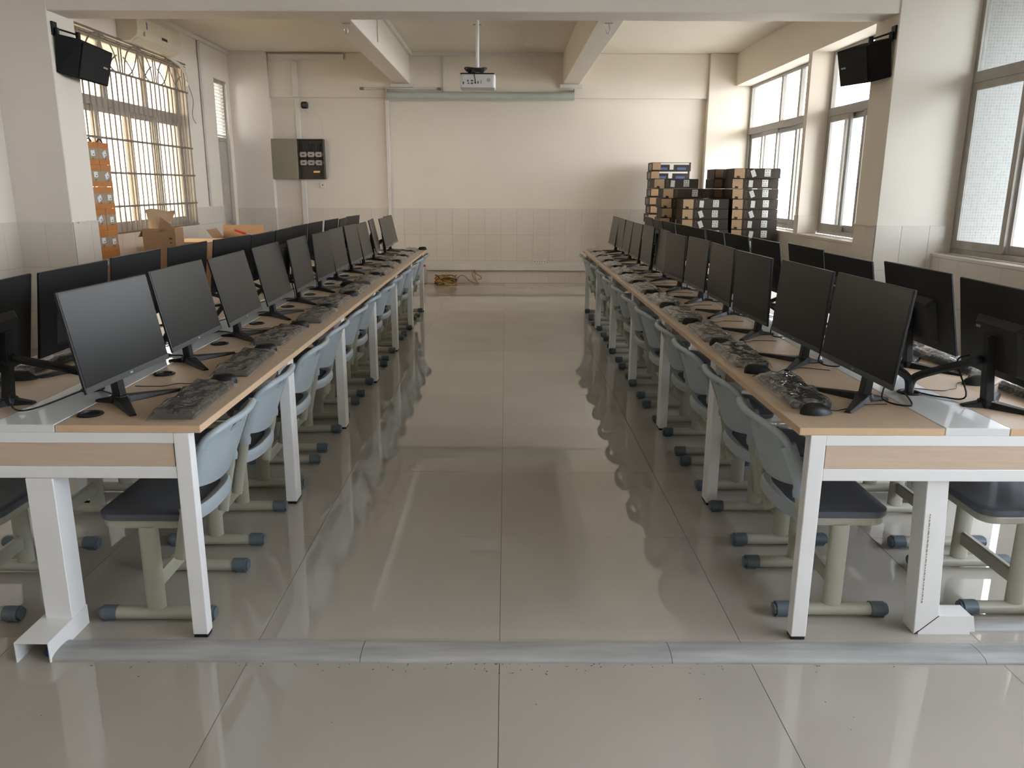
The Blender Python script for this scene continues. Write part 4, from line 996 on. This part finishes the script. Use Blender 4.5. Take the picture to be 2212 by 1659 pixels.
for k, (ps, c) in enumerate([([(0,0.03,0.21),(0.0,0.0,0.14),(0.03,-0.03,0.08),(0.08,-0.06,0.03),(0.10,-0.06,0.008)],'cardboard'),([(0.02,0.03,0.21),(0.03,0,0.15),(0.06,-0.03,0.06),(0.10,-0.05,0.01)],'wire_orange'),
        ([(-0.26,-0.08,0.02),(-0.22,-0.06,0.11),(-0.14,-0.05,0.13),(-0.06,-0.05,0.06),(0.02,-0.06,0.02),(0.10,-0.06,0.01)],'wire_grey'),([(0.02,0.03,0.21),(0.06,-0.02,0.15),(0.12,-0.03,0.12),(0.13,-0.04,0.08),(0.08,-0.05,0.07)],'wire_grey')]):
    obj('cable', cable_mesh(ps, 0.006 if k else 0.009, c, 6), t)
t = thing('water_bottle', 'clear plastic bottle with a red cap on the floor at the left row end', 'bottle', (-1.262, 12.33, 0))
obj('bottle_body', MB().lathe([(0.036,0),(0.042,0.006),(0.042,0.07),(0.039,0.08),(0.042,0.09),(0.042,0.19),(0.030,0.235),(0.014,0.262),(0.014,0.275)], 18).mesh('body', 'bottle', smooth=True), t)
obj('cap', MB().lathe([(0.018,0.270),(0.018,0.297),(0.015,0.300)], 16).mesh('cap', 'red', smooth=True), t)

# ================================================================== CARTONS
def labels_mesh(w, h, m='paper'): return MB().box(-w/2, w/2, -0.0012, 0, -h/2, h/2).mesh('label', m)
LBL_A, LBL_B, LBL_C = labels_mesh(0.052, 0.082), labels_mesh(0.072, 0.084), labels_mesh(0.075, 0.05)
MARK = MB()
for (x, z, w, h) in ((-0.018,0.022,0.012,0.014),(0.012,0.024,0.01,0.016),(-0.02,-0.006,0.02,0.006),(0.006,-0.004,0.014,0.010),(0.0,-0.026,0.05,0.006)): MARK.box(x-w/2,x+w/2,-0.0018,-0.0012,z-h/2,z+h/2)
MARK = MARK.mesh('label_print', 'wire_grey')
CW, CD, CHH = 0.56, 0.38, 0.1215
BODY = MB().box(-CW/2, CW/2, 0, CD, 0.001, CHH-0.001).mesh('carton_body', 'carton_dark', bevel=0.002, seg=1)
FLAP = MB().prism([(0,0.012),(0.0,CHH-0.006),(0.125,CHH-0.006),(0.125,0.004),(0.07,0.004),(0.07,0.028),(0.03,0.034),(0.03,0.012)], 0, 0.004)
FLAP.v = [(x-CW/2, -0.004+z, y) for x, y, z in FLAP.v]; FLAP = FLAP.mesh('brown_flap', 'cardboard_pale')
FLAP2 = MB().box(-CW/2+0.004, -CW/2+0.12, -0.03, -0.026, 0.02, CHH-0.008).mesh('brown_flap', 'cardboard')
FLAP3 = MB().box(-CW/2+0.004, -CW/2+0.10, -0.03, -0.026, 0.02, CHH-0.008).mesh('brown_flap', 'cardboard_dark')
LET = text_mesh('AOC', 0.042, 'carton_print')
TOPW = MB().box(-CW/2, CW/2, 0, CD, CHH-0.001, CHH+0.0004).mesh('carton_top', 'carton_dark')
FOAM = MB(); FOAM.box(-CW/2+0.03, CW/2-0.03, -0.003, 0.002, CHH-0.030, CHH-0.006); FOAM.box(-0.025, 0.03, -0.003, 0.002, 0.022, CHH-0.03); FOAM = FOAM.mesh('foam_insert', 'foam')
BAG = MB().box(-0.065, 0.065, -0.004, 0.0, 0.018, 0.052).mesh('blue_wrap', 'blue_bag')
PALE_LID = MB().box(-CW/2, CW/2, -0.002, CD, CHH-0.001, CHH+0.003).mesh('lid', 'cardboard_pale')
SIDE = MB().box(-CW/2-0.0012, -CW/2, 0.06, 0.10, 0.02, 0.10).mesh('label', 'paper')
def carton_stack(desc, x, y, n, seed, style):
    rnd = random.Random(seed)
    for k in range(n):
        top_i = n-1-k
        pos = 'topmost' if top_i == 0 else ('bottom one' if k == 0 else ORD[top_i] + ' from the top')
        jx, ra = rnd.uniform(-.018,.018), rnd.uniform(-1.5,1.5)
        if style == 'behind' and k == n-1: jx = -0.10
        if style == 'behind' and k == n-2: jx = 0.02
        t = thing('monitor_carton', 'dark monitor carton, %s, %s' % (pos, desc), 'carton', (x+jx, y+rnd.uniform(-.012,.012), k*CHH), R(ra), 'dark monitor cartons stacked at the right back corner')
        if k*CHH < 0.62: obj('carton_body', BODY, t); continue
        obj('carton_body', BODY, t)
        if style == 'open':
            obj('brown_flap', FLAP2, t)
            if k >= n-2: obj('foam_insert', FOAM, t); obj('blue_wrap', BAG, t, (-0.125,0,0)); obj('blue_wrap', BAG, t, (0.145,0,0))
            if k == n-1: obj('lid', PALE_LID, t)
            obj('label', SIDE, t); obj('label', SIDE, t, (0,0.12,0))
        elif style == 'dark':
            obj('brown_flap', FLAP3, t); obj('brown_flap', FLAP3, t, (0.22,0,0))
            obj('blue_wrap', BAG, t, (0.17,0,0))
        else:
            obj('brown_flap', FLAP, t)
            obj('lettering', LET, t, (-CW/2+0.165, -0.0006, CHH/2), (R(90), R(90) if rnd.random() < 2 else 0, 0))
            if rnd.random() < 0.9: 
                l_ = obj('label', LBL_A, t, (-0.045+rnd.uniform(-.015,.015), -0.0002, CHH/2), (0, R(rnd.choice((0,3,-3,8,-22))), 0))
            l_ = obj('label', LBL_B, t, (0.125+rnd.uniform(-.01,.01), -0.0002, CHH/2+0.006))
            obj('label_print', MARK, l_)
carton_stack('front stack beside the window', 3.045, 9.93, 14, 3, 'front')
carton_stack('lower front stack, left of the window stack', 2.44, 9.93, 11, 8, 'front')
carton_stack('stack behind the lower front stack', 2.27, 10.42, 13, 5, 'behind')
carton_stack('dark stack behind the window stack', 2.93, 10.42, 14, 6, 'dark')
carton_stack('rear stack against the back wall', 2.37, 11.85, 15, 9, 'open')

# orange taped cartons piled behind the left pillar
OW, OD, OH = 0.205, 0.130, 0.208
OB = MB().box(-OD, 0, -OW/2, OW/2, 0.001, OH-0.001).mesh('carton_body', 'carton_grey', bevel=0.003, seg=1)
def tape_band(z0, z1, sgn):
    b = MB(); b.box(-0.0005, 0.0012, -OW/2+0.0005, OW/2-0.0005, z0, z1)
    zc = z1 if sgn > 0 else z0
    for k in range(7):      # torn zigzag edge
        y0 = -OW/2+0.006+k*0.0275; h = 0.006+0.012*((k*5) % 4)/3
        b.add([(0.0012,y0,zc),(0.0012,y0+0.0275,zc),(0.0012,y0+0.014,zc+sgn*h),(-0.0003,y0,zc),(-0.0003,y0+0.0275,zc),(-0.0003,y0+0.014,zc+sgn*h)], [(0,1,2),(3,5,4),(0,2,5,3),(1,4,5,2)])
    return b.mesh('tape', 'tape', weld=True)
TP, TE = tape_band(0.001, 0.046, 1), tape_band(OH-0.050, OH-0.001, -1)
OL = MB().box(0.0, 0.0012, -0.036, 0.036, -0.026, 0.026).mesh('label', 'paper')
OM = MB(); OM.box(0.0012,0.0018,0.0,0.018,-0.016,-0.006); OM.box(0.0,0.0012,-0.02,0.015,-0.052,-0.046); OM = OM.mesh('label_print', 'ink')
for r_ in range(9):
    for c in range(2):
        rnd = random.Random(r_*2+c+50)
        side = 'nearer the pillar' if c == 0 else 'nearer the window'
        pos = 'top row' if r_ == 8 else ORD[8-r_] + ' row down'
        t = thing('taped_carton', 'carton with orange tape behind the left pillar, %s, %s' % (pos, side), 'carton', (-3.925 + rnd.uniform(-.006,.004), 7.83 + c*(OW+0.004), r_*OH), R(rnd.uniform(-1,1)), 'orange taped cartons behind the left pillar')
        obj('carton_body', OB, t)
        if r_ >= 3:
            obj('tape', TP, t); obj('tape', TE, t)
            l_ = obj('label', OL, t, (0.0002, rnd.uniform(-.01,.01), OH/2+rnd.uniform(-.01,.012)), (R(rnd.choice((0,0,4,25))), 0, 0)); obj('label_print', OM, l_)
# black straps on the top row
for c in range(2):
    tag(obj('box_handle', MB().tube(smooth_path([(0,-0.05,0.0),(0,-0.02,0.024),(0,0.02,0.024),(0,0.05,0.0)]), 0.008, 6).mesh('handle', 'black_matte'), None, (-3.96, 7.83+c*(OW+0.004), 9*OH+0.004)), 'black handle lying on the top taped carton, %s' % ('nearer the pillar' if c == 0 else 'nearer the window'), 'handle', 'black handles on the taped cartons')

def open_carton(name, label, loc, w, d, h, rz, flaps, m='cardboard', extra=None):
    t = thing(name, label, 'carton', loc, rz)
    b = MB(); k = 0.005
    b.box(-w/2,w/2,-d/2,d/2,0,k); b.box(-w/2,-w/2+k,-d/2,d/2,k,h); b.box(w/2-k,w/2,-d/2,d/2,k,h); b.box(-w/2+k,w/2-k,-d/2,-d/2+k,k,h); b.box(-w/2+k,w/2-k,d/2-k,d/2,k,h)
    obj('carton_body', b.mesh('carton_body', m), t)
    for (ax, pos, ln, fl, ang) in flaps:    # hinge side, +-1, length, flap length, angle from upright outwards
        fm = MB()
        if ax == 'x': fm.box(-0.002, 0.002, -ln/2, ln/2, 0, fl); o = obj('flap', fm.mesh('flap', m), t, (pos*(w/2-0.003), 0, h), (0, pos*ang, 0))
        else: fm.box(-ln/2, ln/2, -0.002, 0.002, 0, fl); o = obj('flap', fm.mesh('flap', m), t, (0, pos*(d/2-0.003), h), (-pos*ang, 0, 0))
    return t
t = open_carton('tall_carton', 'tall open brown carton with a raised crumpled flap below the left window', (-3.59, 8.42, 0), 0.33, 0.26, 1.04, R(4), [('x',-1,0.24,0.10,R(150))])
cr = MB(); nx, nz = 10, 7; vs = []; fs = []
for th_ in (0, 0.004):
    for j in range(nz+1):
        for i in range(nx+1):
            u, v_ = i/nx, j/nz
            wd = 0.17 + 0.11*v_
            vs.append((-0.02 + (u-0.5)*wd + 0.03*v_, 0.06*math.sin(v_*2.2) - 0.035*math.sin(3.1*u+2*v_) + th_ - 0.10, 1.02 + 0.21*v_ - 0.03*(u-0.3)**2*v_ + 0.012*math.sin(7*u)*v_))
n1 = (nx+1)*(nz+1)
for j in range(nz):
    for i in range(nx):
        a = j*(nx+1)+i; fs += [(a,a+1,a+nx+2,a+nx+1), (n1+a,n1+a+nx+1,n1+a+nx+2,n1+a+1)]
cr.add(vs, fs); obj('crumpled_flap', cr.mesh('crumpled_flap', 'cardboard_pale'), t)
tri = MB().prism([(0.0,1.0),(0.155,1.0),(0.155,1.06),(0.03,1.16)], 0, 0.004); tri.v = [(x,-0.128-z*0.5,y) for x,y,z in tri.v]
obj('folded_flap', tri.mesh('folded_flap', 'cardboard'), t)
hl = MB(); hl.box(0.10,0.13,-0.1315,-0.130,0.93,0.945); hl.box(0.105,0.125,-0.1315,-0.130,0.89,0.90); tag(obj('printed_mark', hl.mesh('printed_mark', 'ink'), t))
t = open_carton('low_carton', 'closed carton with a pale lid between the other cartons below the window', (-3.52, 9.15, 0), 0.50, 0.62, 0.86, R(-3), [])
obj('lid', simple_box(-0.255,0.255,-0.315,0.315,0.861,0.868,'cardboard_pale',0.001,'lid'), t)
t = thing('stacked_carton', 'brown carton standing under the open carton near the door', 'carton', (-3.34, 10.05, 0), R(6))
obj('carton_body', simple_box(-0.26,0.26,-0.26,0.26,0,0.60,'cardboard',0.004,'carton_body'), t)
t = open_carton('open_carton', 'open brown carton holding a red-handled tool, stacked near the door', (-3.34, 10.05, 0.6012), 0.52, 0.52, 0.25, R(6),
    [('y',-1,0.50,0.16,R(100)),('x',-1,0.48,0.12,R(35)),('y',1,0.50,0.14,R(15)),('x',1,0.48,0.14,R(60))])
t2 = thing('red_handled_tool', 'red-handled tool lying in the open carton near the door', 'tool', (-3.26, 10.09, 0.86))
obj('handle', MB().tube([(-0.14,0.0,0.075),(-0.01,0.0,0.030)], 0.014, 10).mesh('handle', 'red'), t2)
obj('shaft', MB().tube([(-0.01,0.0,0.030),(0.15,0.0,0.004)], 0.006, 8).mesh('shaft', 'badge'), t2)

# grit swept against the floor cable cover
gt = MB(); rnd = random.Random(77)
for k in range(90):
    x = rnd.gauss(-0.05, 0.42) if k % 3 else rnd.uniform(-1.4, 1.6); y = 2.222 - abs(rnd.gauss(0, 0.022)) if k % 12 else rnd.uniform(1.85, 2.2)
    a = rnd.uniform(0, 3.14); l = rnd.uniform(0.0008, 0.0035); w = rnd.uniform(0.0005, 0.0012); c_, s_ = math.cos(a), math.sin(a); h = rnd.uniform(0.0006, 0.0018)
    q4 = [(x+c_*i*l-s_*j*w, y+s_*i*l+c_*j*w) for i, j in ((-1,-1),(1,-1),(1,1),(-1,1))]
    gt.hexa([(u, v, 0.0001) for u, v in q4] + [(u, v, h) for u, v in q4])
tag(obj('floor_grit', gt.mesh('floor_grit', 'wire_brown')), 'dark grit and crumbs swept against the grey floor cable cover', 'grit', kind='stuff')
